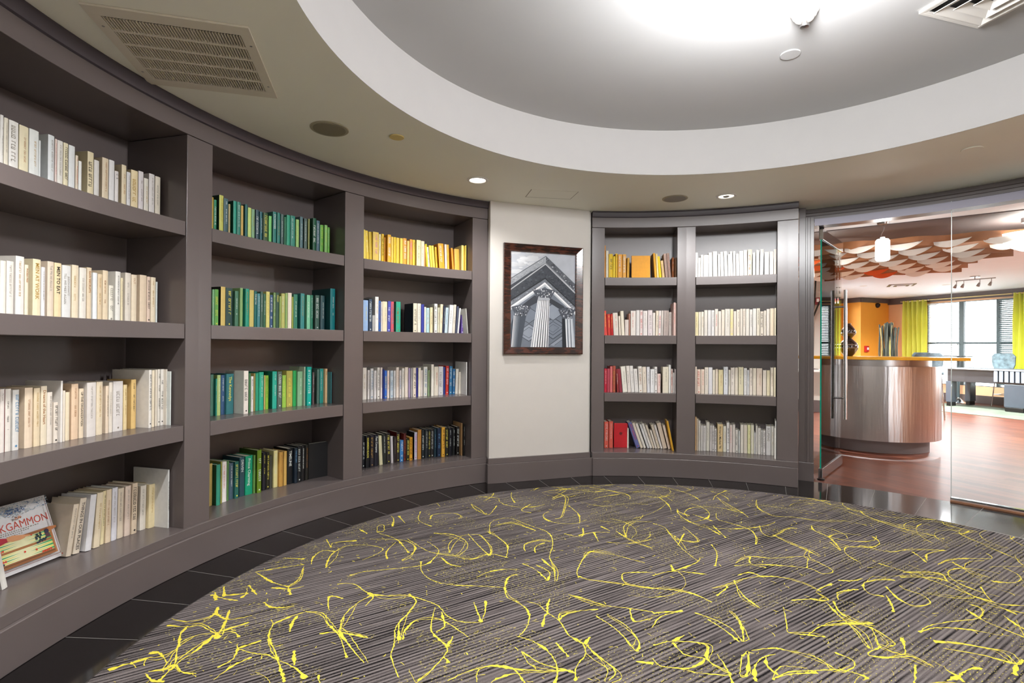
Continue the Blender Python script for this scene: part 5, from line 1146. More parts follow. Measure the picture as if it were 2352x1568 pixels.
disc_thing('sprinkler_cover', 'small yellowish round sprinkler cover near the left ceiling speaker', 'sprinkler cover', -2.184, .129, ZC, .044, mat('brass_cap', 'cdb878', .4), 'sprinkler covers')
disc_thing('sprinkler_cover', 'small taupe round sprinkler cover on the ceiling above the glass front', 'sprinkler cover', .873, 2.035, ZC, .055, M_SOFF, 'sprinkler covers')
disc_thing('sprinkler_cover', 'small pale round sprinkler cover inside the raised round ceiling', 'sprinkler cover', -.107, .928, ZO, .05, M_DOME, 'sprinkler covers')
# sprinkler / detector hanging from the upper ceiling
x, y = -.036, .545
t = fixture('smoke_detector', 'white stepped smoke detector hanging from the raised ceiling', 'smoke detector', x, y, ZO)
m = MB(); m.lathe(x, y, [(0, ZO-.0004), (.058, ZO-.0004), (.060, ZO-.012), (.052, ZO-.022), (.05, ZO-.03), (.042, ZO-.034), (.04, ZO-.044), (.03, ZO-.05), (.0, ZO-.052)], 32); m.build('base', M_WHT, t, smooth=True)
m = MB(); m.lathe(x, y, [(.012, ZO-.05), (.013, ZO-.066), (.021, ZO-.07), (.019, ZO-.08), (.0, ZO-.084)], 20); m.build('sensor_tip', M_STEEL, t, smooth=True)
# return air register on the soffit
c = [Vector((-2.353,-1.393)), Vector((-1.942,-.992)), Vector((-2.368,-.551)), Vector((-2.779,-.952))]
t = fixture('air_register', 'large rectangular louvered return air grille on the ceiling at upper left', 'air vent', c[0].x, c[0].y, ZC)
ux = (c[1]-c[0]); uy = (c[3]-c[0]); 
def vp(u, v, z): p = c[0]+ux*u+uy*v; return (p.x, p.y, z)
def vbox(m, u0, u1, v0, v1, za, zb_, mi=0):
    m.add([vp(u0,v0,za),vp(u1,v0,za),vp(u1,v1,za),vp(u0,v1,za),vp(u0,v0,zb_),vp(u1,v0,zb_),vp(u1,v1,zb_),vp(u0,v1,zb_)], [(0,3,2,1),(4,5,6,7),(0,1,5,4),(1,2,6,5),(2,3,7,6),(3,0,4,7)], mi)
m = MB(); zt, zl = ZC-.0005, ZC-.009
u0, u1, v0, v1 = .075, .925, .10, .90
vbox(m, 0, 1, 0, v0, zl, zt); vbox(m, 0, 1, v1, 1, zl, zt); vbox(m, 0, u0, v0, v1, zl, zt); vbox(m, u1, 1, v0, v1, zl, zt)
for k in range(1, 5): vv = v0+(v1-v0)*k/5; vbox(m, u0, u1, vv-.011, vv+.011, zl, zt)
for uu, vv in ((.035,.22),(.035,.80),(.965,.22),(.965,.80)): m.lathe(*vp(uu, vv, 0)[:2], [(0, zl-.002), (.005, zl-.001), (.006, zl)], 10, 1)
m.build('frame', [M_VENT, M_STEEL], t, bevel=.001)
m = MB()
for k in range(5):
    a_ = v0+(v1-v0)*k/5+.011; b_ = v0+(v1-v0)*(k+1)/5-.011
    for q in range(44):
        uu = u0+(u1-u0)*(q+.25)/44; m.add([vp(uu,a_,zl+.0005),vp(uu,b_,zl+.0005),vp(uu+.006,b_,zt-.0007),vp(uu+.006,a_,zt-.0007),vp(uu+.005,a_,zl+.0005),vp(uu+.005,b_,zl+.0005),vp(uu+.010,b_,zt-.0007),vp(uu+.010,a_,zt-.0007)], [(0,1,2,3),(4,5,6,7),(0,4,5,1),(2,3,7,6),(0,3,7,4),(1,2,6,5)])
m.build('louvers', M_VENT, t)
m = MB(); vbox(m, u0, u1, v0, v1, zt-.0003, zt); m.build('duct_shade_sheet', M_VENTD, t)  # near-black sheet painted as the shade inside the duct opening
# supply diffuser in the raised ceiling
c = [Vector((.431,.815)), Vector((.700,1.093)), Vector((.978,.824)), Vector((.709,.546))]; ux = c[1]-c[0]; uy = c[3]-c[0]
t = fixture('ceiling_diffuser', 'square white air diffuser at the upper right of the raised ceiling', 'air vent', c[0].x, c[0].y, ZO)
m = MB(); zt = ZO-.0005
for f0, f1, za, zb2 in ((0, .07, .014, .012), (.10, .20, .028, .012), (.23, .33, .034, .014), (.36, .44, .036, .018)):
    a, b = f0, f1; q = [(a,a),(1-a,a),(1-a,1-a),(a,1-a)]; qi = [(b,b),(1-b,b),(1-b,1-b),(b,1-b)]
    for k in range(4):
        k2 = (k+1)%4; m.add([vp(*q[k], ZO-za), vp(*q[k2], ZO-za), vp(*qi[k2], ZO-zb2), vp(*qi[k], ZO-zb2), vp(*q[k], ZO-za+.003), vp(*q[k2], ZO-za+.003), vp(*qi[k2], ZO-zb2+.003), vp(*qi[k], ZO-zb2+.003)], [(0,1,2,3),(4,5,6,7),(0,1,5,4),(3,2,6,7),(0,3,7,4),(1,2,6,5)])
m.build('vanes', M_WHT, t)
m = MB(); vbox(m, 0, 1, 0, .03, ZO-.014, zt); vbox(m, 0, 1, .97, 1, ZO-.014, zt); vbox(m, 0, .03, .03, .97, ZO-.014, zt); vbox(m, .97, 1, .03, .97, ZO-.014, zt); m.build('frame', M_WHT, t)
m = MB(); vbox(m, .06, .94, .06, .94, zt-.0003, zt); m.build('duct_shade_sheet', M_VENTD, t)  # dark sheet in place of the shaded duct above the vanes
# access panel outline
c = [Vector((-2.10,1.62)), Vector((-1.80,1.86)), Vector((-1.66,1.70)), Vector((-1.96,1.46))]; ux = c[1]-c[0]; uy = c[3]-c[0]
t = fixture('access_panel', 'flush rectangular access panel in the ceiling above the framed picture', 'access panel', c[0].x, c[0].y, ZC)
m = MB(); vbox(m, 0, 1, 0, 1, ZC-.002, ZC-.0005); m.build('panel', M_SOFF, t)
m = MB(); vbox(m, -.008, 0, -.01, 1.01, ZC-.0026, ZC-.0004); vbox(m, 1, 1.008, -.01, 1.01, ZC-.0026, ZC-.0004); vbox(m, 0, 1, -.012, 0, ZC-.0026, ZC-.0004); m.build('seam', mat('dark_panel_seam', '5a5446', .8), t)  # dark strips along three sides of the panel

# ================================================ GLASS FRONT
mb = MB(); mb.sweep(RO, [(3.46, ZC-.001), (3.46, 2.415), (3.452, 2.405), (3.452, 2.385), (3.443, 2.378), (3.443, 2.345), (3.455, 2.335), (3.53, 2.335), (3.53, ZC-.001)], 40, 91.2); struct(mb.build('trim_2', M_CASE, smooth=True))
mb = MB()   # moulded jamb left of the door
for a0, a1, r0 in ((89.25, 89.75, 3.40), (89.75, 90.1, 3.385), (90.1, 90.35, 3.392), (90.35, 91.25, 3.37)): mb.arc(RO, r0, 3.53, .1652, 2.36, a0, a1, .5)
mb.arc(RO, 3.36, 3.53, 0, .1652, 89.2, 91.25, .5); mb.arc(RO, 3.375, 3.53, 2.36, ZC-.002, 90.35, 91.25)
struct(mb.build('trim_3', M_CASE, bevel=.0015))
mb = MB(); mb.arc(RO, 3.36, 3.53, 0, ZC-.002, 38.5, 40.5, .5); struct(mb.build('trim_4', M_CASE))
# header rail and fixed pane
t = struct(bpy.data.objects.new('window_1', None)); col.objects.link(t); t.location = pol(3.4, 60, RO)+(0,)
m = MB(); m.arc(RO, 3.40, 3.408, .03, 2.345, 40.4, 73.25, 1); m.build('glass_pane', M_GLASS, t, smooth=True)
m = MB(); m.arc(RO, 3.3985, 3.4095, .03, 2.345, 73.25, 73.33, 1); m.build('pane_edge', mat('pane_edge_sheen', 'cfd8d6', .2), t)
m = MB(); m.arc(RO, 3.385, 3.425, 0, .03, 40.4, 73.33, 1); m.build('bottom_channel', M_CHROME, t, smooth=True)
m = MB(); m.arc(RO, 3.37, 3.50, 2.275, 2.336, 40.4, 89.2, 1); m.build('header_rail', mat('dull_rail_metal', '5e5a64', .35, metal=.3), t, smooth=True)
mb = MB(); mb.arc(RO, 3.36, 3.46, .0, .012, 40.4, 73.3, 1); struct(mb.build('trim_5', mat('oak_threshold', '9a6a4c', .4, noise=.2, nscale=30), smooth=True))
# open glass door
h0 = Vector((.068, 3.215)); f0 = Vector((.243, 3.99)); dd = (f0-h0).normalized(); nn = Vector((-dd.y, dd.x))
def dp(s, off=0): p = h0+dd*s+nn*off; return (p.x, p.y)
t = thing('glass_door', 'open frameless glass door with tall ladder handles and chrome patch rails', 'door', (h0.x, h0.y, 0))
m = MB(); m.obox(dp(0), dp(.84), .012, .085, 2.19); ob = m.build('glass_pane', [M_GLASS, M_EDGE], t)
for p in ob.data.polygons:
    if Vector((p.normal.x, p.normal.y)).dot(dd) < -.9: p.material_index = 1
m = MB(); m.obox(dp(-.004), dp(.846), .034, .012, .105); br_ = m.build('bottom_rail', M_CHROME, t, bevel=.002)
m = MB(); m.obox(dp(-.004), dp(.846), .034, 2.165, 2.262); tr_ = m.build('top_rail', M_CHROME, t, bevel=.002)
m = MB(); m.lathe(*dp(.02), [(0, 0), (.03, 0), (.03, .012), (0, .012)], 16); m.build('floor_pivot', M_BLK, t).parent = br_
m = MB(); m.lathe(*dp(.02), [(0, 2.262), (.02, 2.262), (.02, 2.276), (0, 2.276)], 16); m.build('top_pivot', M_BLK, t).parent = tr_
for s_ in (1, -1):
    m = MB(); p = dp(.72, s_*.062); m.lathe(p[0], p[1], [(.0, .48), (.0165, .482), (.0165, 1.768), (0, 1.77)], 20); ob = m.build('handle_bar', M_CHROME, t, smooth=True)
for z in (.69, 1.60):
    m = MB(); m.tube([dp(.72, -.062)+(z,), dp(.72, .062)+(z,)], .009, 12); m.build('handle_standoff', M_CHROME, t, smooth=True)

# ================================================ LOBBY beyond the glass
ZL = 2.455
def wood():
    m = bpy.data.materials.new('herringbone_wood'); m.use_nodes = True; nt = m.node_tree; b = nt.nodes['Principled BSDF']; L = nt.links.new
    tc = nt.nodes.new('ShaderNodeTexCoord'); mp = nt.nodes.new('ShaderNodeMapping'); mp.inputs['Rotation'].default_value = (0, 0, R(38)); L(tc.outputs['Object'], mp.inputs[0])
    br = nt.nodes.new('ShaderNodeTexBrick'); br.inputs['Scale'].default_value = 1; br.inputs['Brick Width'].default_value = .9; br.inputs['Row Height'].default_value = .1; br.inputs['Mortar Size'].default_value = .0015
    br.inputs['Color1'].default_value = hexc('5a2c1c'); br.inputs['Color2'].default_value = hexc('74402a'); br.inputs['Mortar'].default_value = hexc('3a2018'); L(mp.outputs[0], br.inputs['Vector'])
    n = nt.nodes.new('ShaderNodeTexNoise'); m2 = nt.nodes.new('ShaderNodeMapping'); m2.inputs['Scale'].default_value = (2, 30, 1); L(mp.outputs[0], m2.inputs[0]); L(m2.outputs[0], n.inputs['Vector']); n.inputs['Scale'].default_value = 1.5; n.inputs['Detail'].default_value = 5
    cr = nt.nodes.new('ShaderNodeValToRGB'); cr.color_ramp.elements[0].color = (.6,.6,.6,1); cr.color_ramp.elements[0].position = .3; cr.color_ramp.elements[1].position = .7; L(n.outputs['Fac'], cr.inputs[0])
    mx = nt.nodes.new('ShaderNodeMix'); mx.data_type = 'RGBA'; mx.blend_type = 'MULTIPLY'; mx.inputs[0].default_value = 1; L(br.outputs['Color'], mx.inputs[6]); L(cr.outputs[0], mx.inputs[7]); L(mx.outputs[2], b.inputs['Base Color'])
    b.inputs['Roughness'].default_value = .36; b.inputs['Specular IOR Level'].default_value = .22
    bp = nt.nodes.new('ShaderNodeBump'); bp.inputs['Strength'].default_value = .25; bp.inputs['Distance'].default_value = .003; L(n.outputs['Fac'], bp.inputs['Height']); L(bp.outputs[0], b.inputs['Normal'])
    return m
M_WOOD = wood()
mb = MB(); mb.box(-2.6, 9.2, 2.2, 15.2, -.03, -.0015); struct(mb.build('floor', M_WOOD))
mb = MB(); mb.box(-2.6, 9.2, 2.6, 15.2, ZL, ZL+.05); struct(mb.build('ceiling', M_LCEIL))
Cc = Vector((1.70, 14.18)); dl = Vector((.7519, -.6593)); nl = Vector((-.6593, -.7519))   # window wall, nl faces the lobby
def lw(s, off=0): p = Cc+dl*s+nl*off; return (p.x, p.y)
# walls
mb = MB(); mb.obox((-2.5, 3.40), (-.14, 3.36), .06, 0, ZL, side=1); struct(mb.build('wall_lobby_front', M_WALL))
mb = MB(); mb.obox((-2.5, 3.4), (-2.5, 9.1), .08, 0, ZL, side=1); struct(mb.build('wall_lobby_side', M_GREYW))
mb = MB(); mb.obox((-2.55, 9.0), (.135, 9.0), .1, 0, ZL, side=1); struct(mb.build('wall_lobby_grey', M_GREYW))
mb = MB(); mb.obox((-2.5, 8.985), (.14, 8.985), .015, 0, .22); struct(mb.build('baseboard_lobby_grey', M_BEAM))
a, b_ = Vector((.135, 9.0)), Vector((.60, 13.70))
mb = MB(); mb.obox(a, b_, .1, 0, .85, side=1); mb.obox(a, b_, .1, 2.16, ZL, side=1); mb.obox(a, a+(b_-a)*.03, .1, .85, 2.16, side=1); mb.obox(a+(b_-a)*.93, b_, .1, .85, 2.16, side=1)
struct(mb.build('wall_lobby_left', M_PEACH))
K1, K2 = (1.05, 13.38), (1.70, 14.18)
mb = MB(); mb.obox(b_, K1, .1, 0, ZL, side=1); mb.obox(K1, K2, .1, 0, ZL, side=1); struct(mb.build('wall_orange', M_ORANGE))
# window wall: piers, sill wall and head around openings
WZ0, WZ1 = .37, 2.265; wins = [(.93, 1.605), (1.672, 2.315), (2.352, 2.995), (3.06, 3.70), (3.77, 4.41), (4.48, 5.12), (5.19, 5.83), (5.9, 6.5)]
mb = MB(); mb.obox(lw(-.05), lw(9.5), .1, 0, WZ0, side=1); struct(mb.build('wall_window_sill', M_PEACH))
mb = MB(); mb.obox(lw(-.05), lw(9.5), .1, WZ1, ZL, side=1); mb.obox(lw(-.05), lw(.93), .1, WZ0, WZ1, side=1); mb.obox(lw(6.5), lw(9.5), .1, WZ0, WZ1, side=1); struct(mb.build('wall_window_head', M_PEACH))
mb = MB()
for i in range(len(wins)-1): mb.obox(lw(wins[i][1]), lw(wins[i+1][0]), .1, WZ0, WZ1, side=1)
M_SLATE = mat('slate_window_frame', '3f4c50', .4); struct(mb.build('wall_window_piers', M_SLATE))
mb = MB(); mb.obox(lw(0, .008), lw(9, .008), .012, 0, .17); struct(mb.build('baseboard_window', M_BEAM))
mb = MB()
for P, Q in ((b_, Vector(K1)), (Vector(K1), Vector(K2))):
    d_ = (Q-P).normalized(); n_ = Vector((d_.y, -d_.x)); mb.obox(P+n_*.02, Q+n_*.02, .04, 2.34, ZL-.001)
mb.obox(lw(0, .02), lw(9.2, .02), .04, 2.30, ZL-.001)
struct(mb.build('trim_6', M_BEAM))
mb = MB(); mb.obox((9.1, 8.3), (9.1, 2.3), .1, 0, ZL, side=1); struct(mb.build('wall_lobby_right', M_PEACH))
mb = MB(); mb.obox((9.1, 2.6), (2.9, 2.35), .1, 0, ZL, side=-1); struct(mb.build('wall_lobby_near', M_PEACH))
for i, (a_, c_) in enumerate(wins):
    t = struct(bpy.data.objects.new('window_%d' % (i+2), None)); col.objects.link(t); t.location = lw((a_+c_)/2)+(WZ0,)
    m = MB(); q = .012
    m.obox(lw(a_, .0), lw(a_+q, .0), .06, WZ0, WZ1, side=1); m.obox(lw(c_-q), lw(c_), .06, WZ0, WZ1, side=1); m.obox(lw(a_), lw(c_), .06, WZ0, WZ0+q, side=1); m.obox(lw(a_), lw(c_), .06, WZ1-q, WZ1, side=1); m.obox(lw(a_), lw(c_), .05, 1.30, 1.345, side=1)
    m.build('window_frame', M_SLATE, t)
    m = MB(); m.obox(lw(a_+.02, -.04), lw(c_-.02, -.04), .005, WZ0+.02, WZ1-.02); m.build('window_pane', M_GLASS, t)
a, b_ = Vector((.135, 9.0)), Vector((.60, 13.70)); t = struct(bpy.data.objects.new('window_10', None)); col.objects.link(t); t.location = (a.x, a.y, .85)
m = MB()
for u in (.03, .25, .48, .70, .92): m.obox(a+(b_-a)*u, a+(b_-a)*(u+.012), .08, .85, 2.16, side=1)
m.build('window_frame', M_SLATE, t)
m = MB(); m.obox(a+(b_-a)*.03+Vector((-.06,0)), a+(b_-a)*.93+Vector((-.06,0)), .005, .85, 2.16); m.build('window_pane', M_GLASS, t)
# blinds
M_SLAT = mat('white_blind_slat', 'c8ccce', .5); M_SLATD = mat('grey_green_blind_slat', '5a6a6e', .5)
def blind(P, Q, z0_, z1_, n, label, mt, tilt=.004, group='window blinds', n_=None):
    P, Q = Vector(P), Vector(Q); d_ = (Q-P).normalized(); n_ = Vector((-d_.y, d_.x)) if n_ is None else n_
    t = thing('window_blind', label, 'blind', ((P.x+Q.x)/2, (P.y+Q.y)/2, z0_), group)
    m = MB()
    for k in range(n):
        z = z0_+(z1_-z0_)*(k+.5)/n; w_ = .022
        p0, p1, p2, p3 = P-n_*w_, Q-n_*w_, Q+n_*w_, P+n_*w_
        m.add([(p0.x,p0.y,z-tilt),(p1.x,p1.y,z-tilt),(p2.x,p2.y,z+tilt),(p3.x,p3.y,z+tilt),(p0.x,p0.y,z-tilt+.0025),(p1.x,p1.y,z-tilt+.0025),(p2.x,p2.y,z+tilt+.0025),(p3.x,p3.y,z+tilt+.0025)], [(0,3,2,1),(4,5,6,7),(0,1,5,4),(1,2,6,5),(2,3,7,6),(3,0,4,7)])
    m.build('slats', mt, t)
    m = MB(); m.obox(P, Q, .05, z1_, z1_+.04); m.build('head_rail', mt, t)
    m = MB()
    for u in (.12, .88): p = P+(Q-P)*u; m.tube([(p.x, p.y, z0_), (p.x, p.y, z1_)], .0025, 5)
    m.build('lift_cord', mt, t)
blind(lw(.96,.03), lw(1.15,.03), .42, 2.22, 46, 'narrow strip of pale blind beside the left lime curtain', M_SLAT)
blind(lw(1.18,.03), lw(1.59,.03), .42, 1.27, 21, 'pale blind over the lower half of the window left of the post', M_SLAT)
blind(lw(2.37,.03), lw(2.98,.03), .42, 2.22, 44, 'grey slatted blind lowered beside the right lime curtain', M_SLATD, .012)
for k, (a_, c_) in enumerate(wins[3:6]): blind(lw(a_+.02,.03), lw(c_-.02,.03), .42, 2.22, 44, 'grey slatted blind over the %s window beyond the right lime curtain' % ['first', 'second', 'third'][k], M_SLATD, .012)
blind(a+(b_-a)*.035+Vector((.04,0)), a+(b_-a)*.42+Vector((.04,0)), .88, 2.12, 34, 'blind seen edge-on through the open glass door', M_SLATD, .012)
# curtains
M_LIME = mat('lime_sheer_fabric', 'f0ee70', .7, noise=.08, nscale=6)
nt = M_LIME.node_tree; b2 = nt.nodes['Principled BSDF']; b2.inputs['Transmission Weight'].default_value = 0
tr = nt.nodes.new('ShaderNodeBsdfTranslucent'); tr.inputs[0].default_value = hexc('f0f47e'); ms = nt.nodes.new('ShaderNodeMixShader'); ms.inputs[0].default_value = .45
nt.links.new(b2.outputs[0], ms.inputs[1]); nt.links.new(tr.outputs[0], ms.inputs[2]); nt.links.new(ms.outputs[0], nt.nodes['Material Output'].inputs[0])
def curtain(sa, sb, label, folds=5):
    t = thing('curtain', label, 'curtain', lw((sa+sb)/2, .1)+(0,), 'lime curtains')
    m = MB(); n = folds*8; vs = []
    for j, z in enumerate((.05, .6, 1.2, 1.8, 2.36)):
        for i in range(n+1):
            u = i/n; s_ = sa+(sb-sa)*u*(1.04-.04*j/4)+.012*sin(j*1.7+u*9); vs.append(lw(s_, .12+.05*sin(2*pi*u*folds)*(1.1-.08*j))+(z,))
    fs = [(j*(n+1)+i, j*(n+1)+i+1, (j+1)*(n+1)+i+1, (j+1)*(n+1)+i) for j in range(4) for i in range(n)]; m.add(vs, fs)
    ob = m.build('drape', M_LIME, t, smooth=True); md = ob.modifiers.new('thickness', 'SOLIDIFY'); md.thickness = .002
    for k in range(folds):
        m = MB(); p = lw(sa+(sb-sa)*(k+.5)/folds, .12); m.tube([(p[0]-.02, p[1], 2.345), (p[0], p[1]+.01, 2.37), (p[0]+.02, p[1], 2.345), (p[0], p[1]-.01, 2.325), (p[0]-.02, p[1], 2.345)], .003, 6); m.build('grommet', M_CHROME, t)
curtain(.43, .98, 'lime green sheer curtain left of the windows beside the peach wall')
curtain(2.66, 3.02, 'lime green sheer curtain at the right edge over the grey blind', 4)
t = thing('curtain_rod', 'long thin brass curtain rod above the lobby windows', 'curtain rod', lw(2.3, .12)+(2.345,))
m = MB(); m.tube([lw(.4,.12)+(2.345,), lw(6.2,.12)+(2.345,)], .011, 10); m.build('rod', mat('pale_brass', 'd8c48a', .3, metal=.6), t, smooth=True)
for s_ in (.4, 1.02, 2.66, 6.2):
    m = MB(); p = lw(s_, .12); m.lathe(p[0], p[1], [(0, 2.325), (.02, 2.335), (.024, 2.345), (.02, 2.355), (0, 2.365)], 14); m.build('finial', M_CHROME, t, smooth=True)
    m = MB(); m.tube([lw(s_,.12)+(2.345,), lw(s_,.04)+(2.345,)], .006, 8); m.build('bracket', M_CHROME, t)

# brown beam and white band on the lobby ceiling
mb = MB(); mb.add([(-2.5,4.62,2.446),(1.45,4.16,2.446),(9,3.3,2.446),(9,4.5,2.446),(1.5,5.55,2.446),(-2.5,5.5,2.446)]+[(-2.5,4.62,ZL),(1.45,4.16,ZL),(9,3.3,ZL),(9,4.5,ZL),(1.5,5.55,ZL),(-2.5,5.5,ZL)], [(0,1,2,3,4,5),(6,7,8,9,10,11),(0,1,7,6),(1,2,8,7),(2,3,9,8),(3,4,10,9),(4,5,11,10),(5,0,6,11)])
struct(mb.build('trim_7', M_BEAM))
# wave sculpture of wood strips and white fins
t = thing('ceiling_sculpture', 'suspended ceiling sculpture of brown wood strips and white curved fins', 'ceiling sculpture', (0, 5.6, 2.3))
M_STRIP = mat('russet_veneer', 'a06a44', .5, noise=.15, nscale=12); M_FIN = mat('white_felt_fin', 'f0e8e0', .7); M_FINO = mat('orange_felt_fin', 'e0602a', .6)
nf = 0
ysr = [4.45+.42*k for k in range(7)]
for k, yy in enumerate(ysr):
    xr = 1.95-.10*(k//2)+(.12 if k % 3 == 0 else 0); xl = -1.6
    m = MB(); n = 60; vs = []
    for i in range(n+1):
        x = xl+(xr-xl)*i/n; yo = .035*sin(x*2*pi/.52+k*2.1); vs += [(x, yy+yo, 2.24), (x, yy+yo+.006, 2.24), (x, yy+yo+.006, 2.335), (x, yy+yo, 2.335)]
    m.add(vs, [(4*i+j, 4*i+4+j, 4*i+4+(j+1)%4, 4*i+(j+1)%4) for i in range(n) for j in range(4)]+[(0,1,2,3),(4*n,4*n+1,4*n+2,4*n+3)]); m.build('wood_strip', M_STRIP, t, smooth=True)
    for j in range(10):
        x0 = xl+.38*((k*37) % 100/100)+.38*j
        if x0+.29 > xr: break
        m = MB(); vs = []; q = 12
        for i in range(q+1):
            u = i/q; x = x0+.29*u; sag = .075*sin(pi*min(1, .12+u*.88))**.8*(1-.2*u); vs += [(x, yy-.02-.03*u, 2.262+.02*u**2), (x, yy-.05-.01*u, 2.262-sag+.02*u**2)]
        b0 = len(vs); vs += [(v[0], v[1]+.004, v[2]+.002) for v in vs]
        fs = [(2*i, 2*i+2, 2*i+3, 2*i+1) for i in range(q)]+[(b0+2*i, b0+2*i+1, b0+2*i+3, b0+2*i+2) for i in range(q)]+[(2*i+1, 2*i+3, b0+2*i+3, b0+2*i+1) for i in range(q)]+[(2*i, b0+2*i, b0+2*i+2, 2*i+2) for i in range(q)]+[(0,1,b0+1,b0),(2*q,b0+2*q,b0+2*q+1,2*q+1)]
        m.add(vs, fs); nf += 1; ob = m.build('curved_fin', M_FINO if nf % 9 == 4 else M_FIN, t, smooth=True)
        if nf % 9 == 4: ob['label'] = 'orange curved fin'
for k in range(4):
    m = MB(); m.tube([(-1.2+.9*k, 5.5, 2.36), (-1.2+.9*k, 5.5, ZL)], .004, 6); m.build('hanger_rod', M_STEEL, t)
# reception bar
t = thing('reception_bar', 'curved brushed steel reception bar with a yellow countertop behind the glass', 'bar counter', (.7, 5.3, 0))
pA, pB, pC = Vector((.137,5.06)), Vector((.625,4.885)), Vector((1.295,5.42))
def circ(a, b, c):
    d = 2*(a.x*(b.y-c.y)+b.x*(c.y-a.y)+c.x*(a.y-b.y)); q = [v.x**2+v.y**2 for v in (a, b, c)]
    ux_ = (q[0]*(b.y-c.y)+q[1]*(c.y-a.y)+q[2]*(a.y-b.y))/d; uy_ = (q[0]*(c.x-b.x)+q[1]*(a.x-c.x)+q[2]*(b.x-a.x))/d; return Vector((ux_, uy_)), (Vector((ux_, uy_))-a).length
O_, Rr = circ(pA, pB, pC); a0 = math.degrees(atan2(pA.y-O_.y, pA.x-O_.x)) % 360; a1 = math.degrees(atan2(pC.y-O_.y, pC.x-O_.x)) % 360
def steel_brush():
    m = bpy.data.materials.new('brushed_steel'); m.use_nodes = True; nt = m.node_tree; b = nt.nodes['Principled BSDF']; L = nt.links.new
    b.inputs['Metallic'].default_value = 1; b.inputs['Roughness'].default_value = .3; b.inputs['Base Color'].default_value = hexc('b0aaa8')
    tc = nt.nodes.new('ShaderNodeTexCoord'); mp = nt.nodes.new('ShaderNodeMapping'); mp.inputs['Scale'].default_value = (7, 7, .35); n = nt.nodes.new('ShaderNodeTexNoise'); n.inputs['Scale'].default_value = 1.3; n.inputs['Detail'].default_value = 5
    L(tc.outputs['Object'], mp.inputs[0]); L(mp.outputs[0], n.inputs['Vector'])
    bp = nt.nodes.new('ShaderNodeBump'); bp.inputs['Strength'].default_value = .6; bp.inputs['Distance'].default_value = .02; L(n.outputs['Fac'], bp.inputs['Height']); L(bp.outputs[0], b.inputs['Normal']); return m
M_BRUSH = steel_brush()
m = MB(); m.arc(O_, Rr-.02, Rr, .145, .985, a0, a1, 2); m.build('steel_drum', M_BRUSH, t, smooth=True)
m = MB(); m.arc(O_, Rr-.14, Rr-.10, 0, .15, a0+3, a1-5, 2); m.build('kick_base', M_BEAM, t, smooth=True)
m = MB(); m.arc(O_, Rr-.12, Rr-.08, .98, 1.058, a0+3, a1-5, 2); m.build('collar', M_STEEL, t, smooth=True)
m = MB(); m.add([(x, y, z) for z in (1.058, 1.092) for x, y in ((-1.6,5.1),(.6,4.93),(1.3,4.95),(1.47,5.02),(1.5,5.12),(1.45,5.62),(-1.6,5.75))], [tuple(range(6,-1,-1)), tuple(range(7,14))]+[(i, (i+1)%7, 7+(i+1)%7, 7+i) for i in range(7)]); m.build('countertop', M_YEL, t, bevel=.004)
m = MB(); m.obox((-1.5, 5.35), (-.25, 5.30), .04, 0, 1.058); m.build('side_panel', M_BEAM, t)
# vase on the bar
x, y, z = .385, 5.36, 1.0925
t = thing('gourd_vase', 'glossy dark double-gourd vase standing on the yellow bar top', 'vase', (x, y, z))
pr = [(0,0),(.045,0),(.072,.03),(.10,.085),(.104,.12),(.09,.16),(.05,.20),(.036,.215),(.05,.235),(.075,.265),(.082,.29),(.072,.325),(.04,.37),(.026,.385),(.03,.398),(.02,.40),(.016,.38),(0,.37)]
m = MB(); m.lathe(x, y, [(r, z+q) for r, q in pr], 40)
mv = mat('bronze_glaze', '33261f', .12, coat=.8, noise=.3, nscale=5); m.build('body', mv, t, smooth=True)
m = MB()
for q, r in ((.10,.1045),(.14,.100),(.28,.0825)): m.lathe(x, y, [(r-.002, z+q-.004), (r+.0012, z+q), (r-.002, z+q+.004)], 40)
m.build('pale_bands', mat('pale_glaze_band', '8a8078', .2), t, smooth=True)
# branch bundle
t = thing('branch_bundle', 'tall bundle of dark cut branches standing before the orange wall behind the bar', 'branches', (1.47, 12.0, 0))
rb = random.Random(9)
for k in range(46):
    a_ = rb.random()*2*pi; r0 = .13*math.sqrt(rb.random()); r1 = r0*1.3+.01; H = 1.62+.14*rb.random()
    pts = [(1.47+(r0+(r1-r0)*u)*cos(a_)+.015*sin(u*9+k), 12.0+(r0+(r1-r0)*u)*sin(a_)+.015*cos(u*7+k), .02+H*u) for u in [i/8 for i in range(9)]]
    m = MB(); m.tube(pts, .015, 6); m.build('branch', mat('dark_bark', '22261a', .7, noise=.3) if k % 5 else mat('yellow_bark', '8f7a42', .6, noise=.2), t, smooth=True)
m = MB(); m.lathe(1.47, 12.0, [(0,0),(.17,0),(.19,.35),(.175,.35),(.16,.03),(0,.03)], 24); m.build('planter', M_BEAM, t, smooth=True)
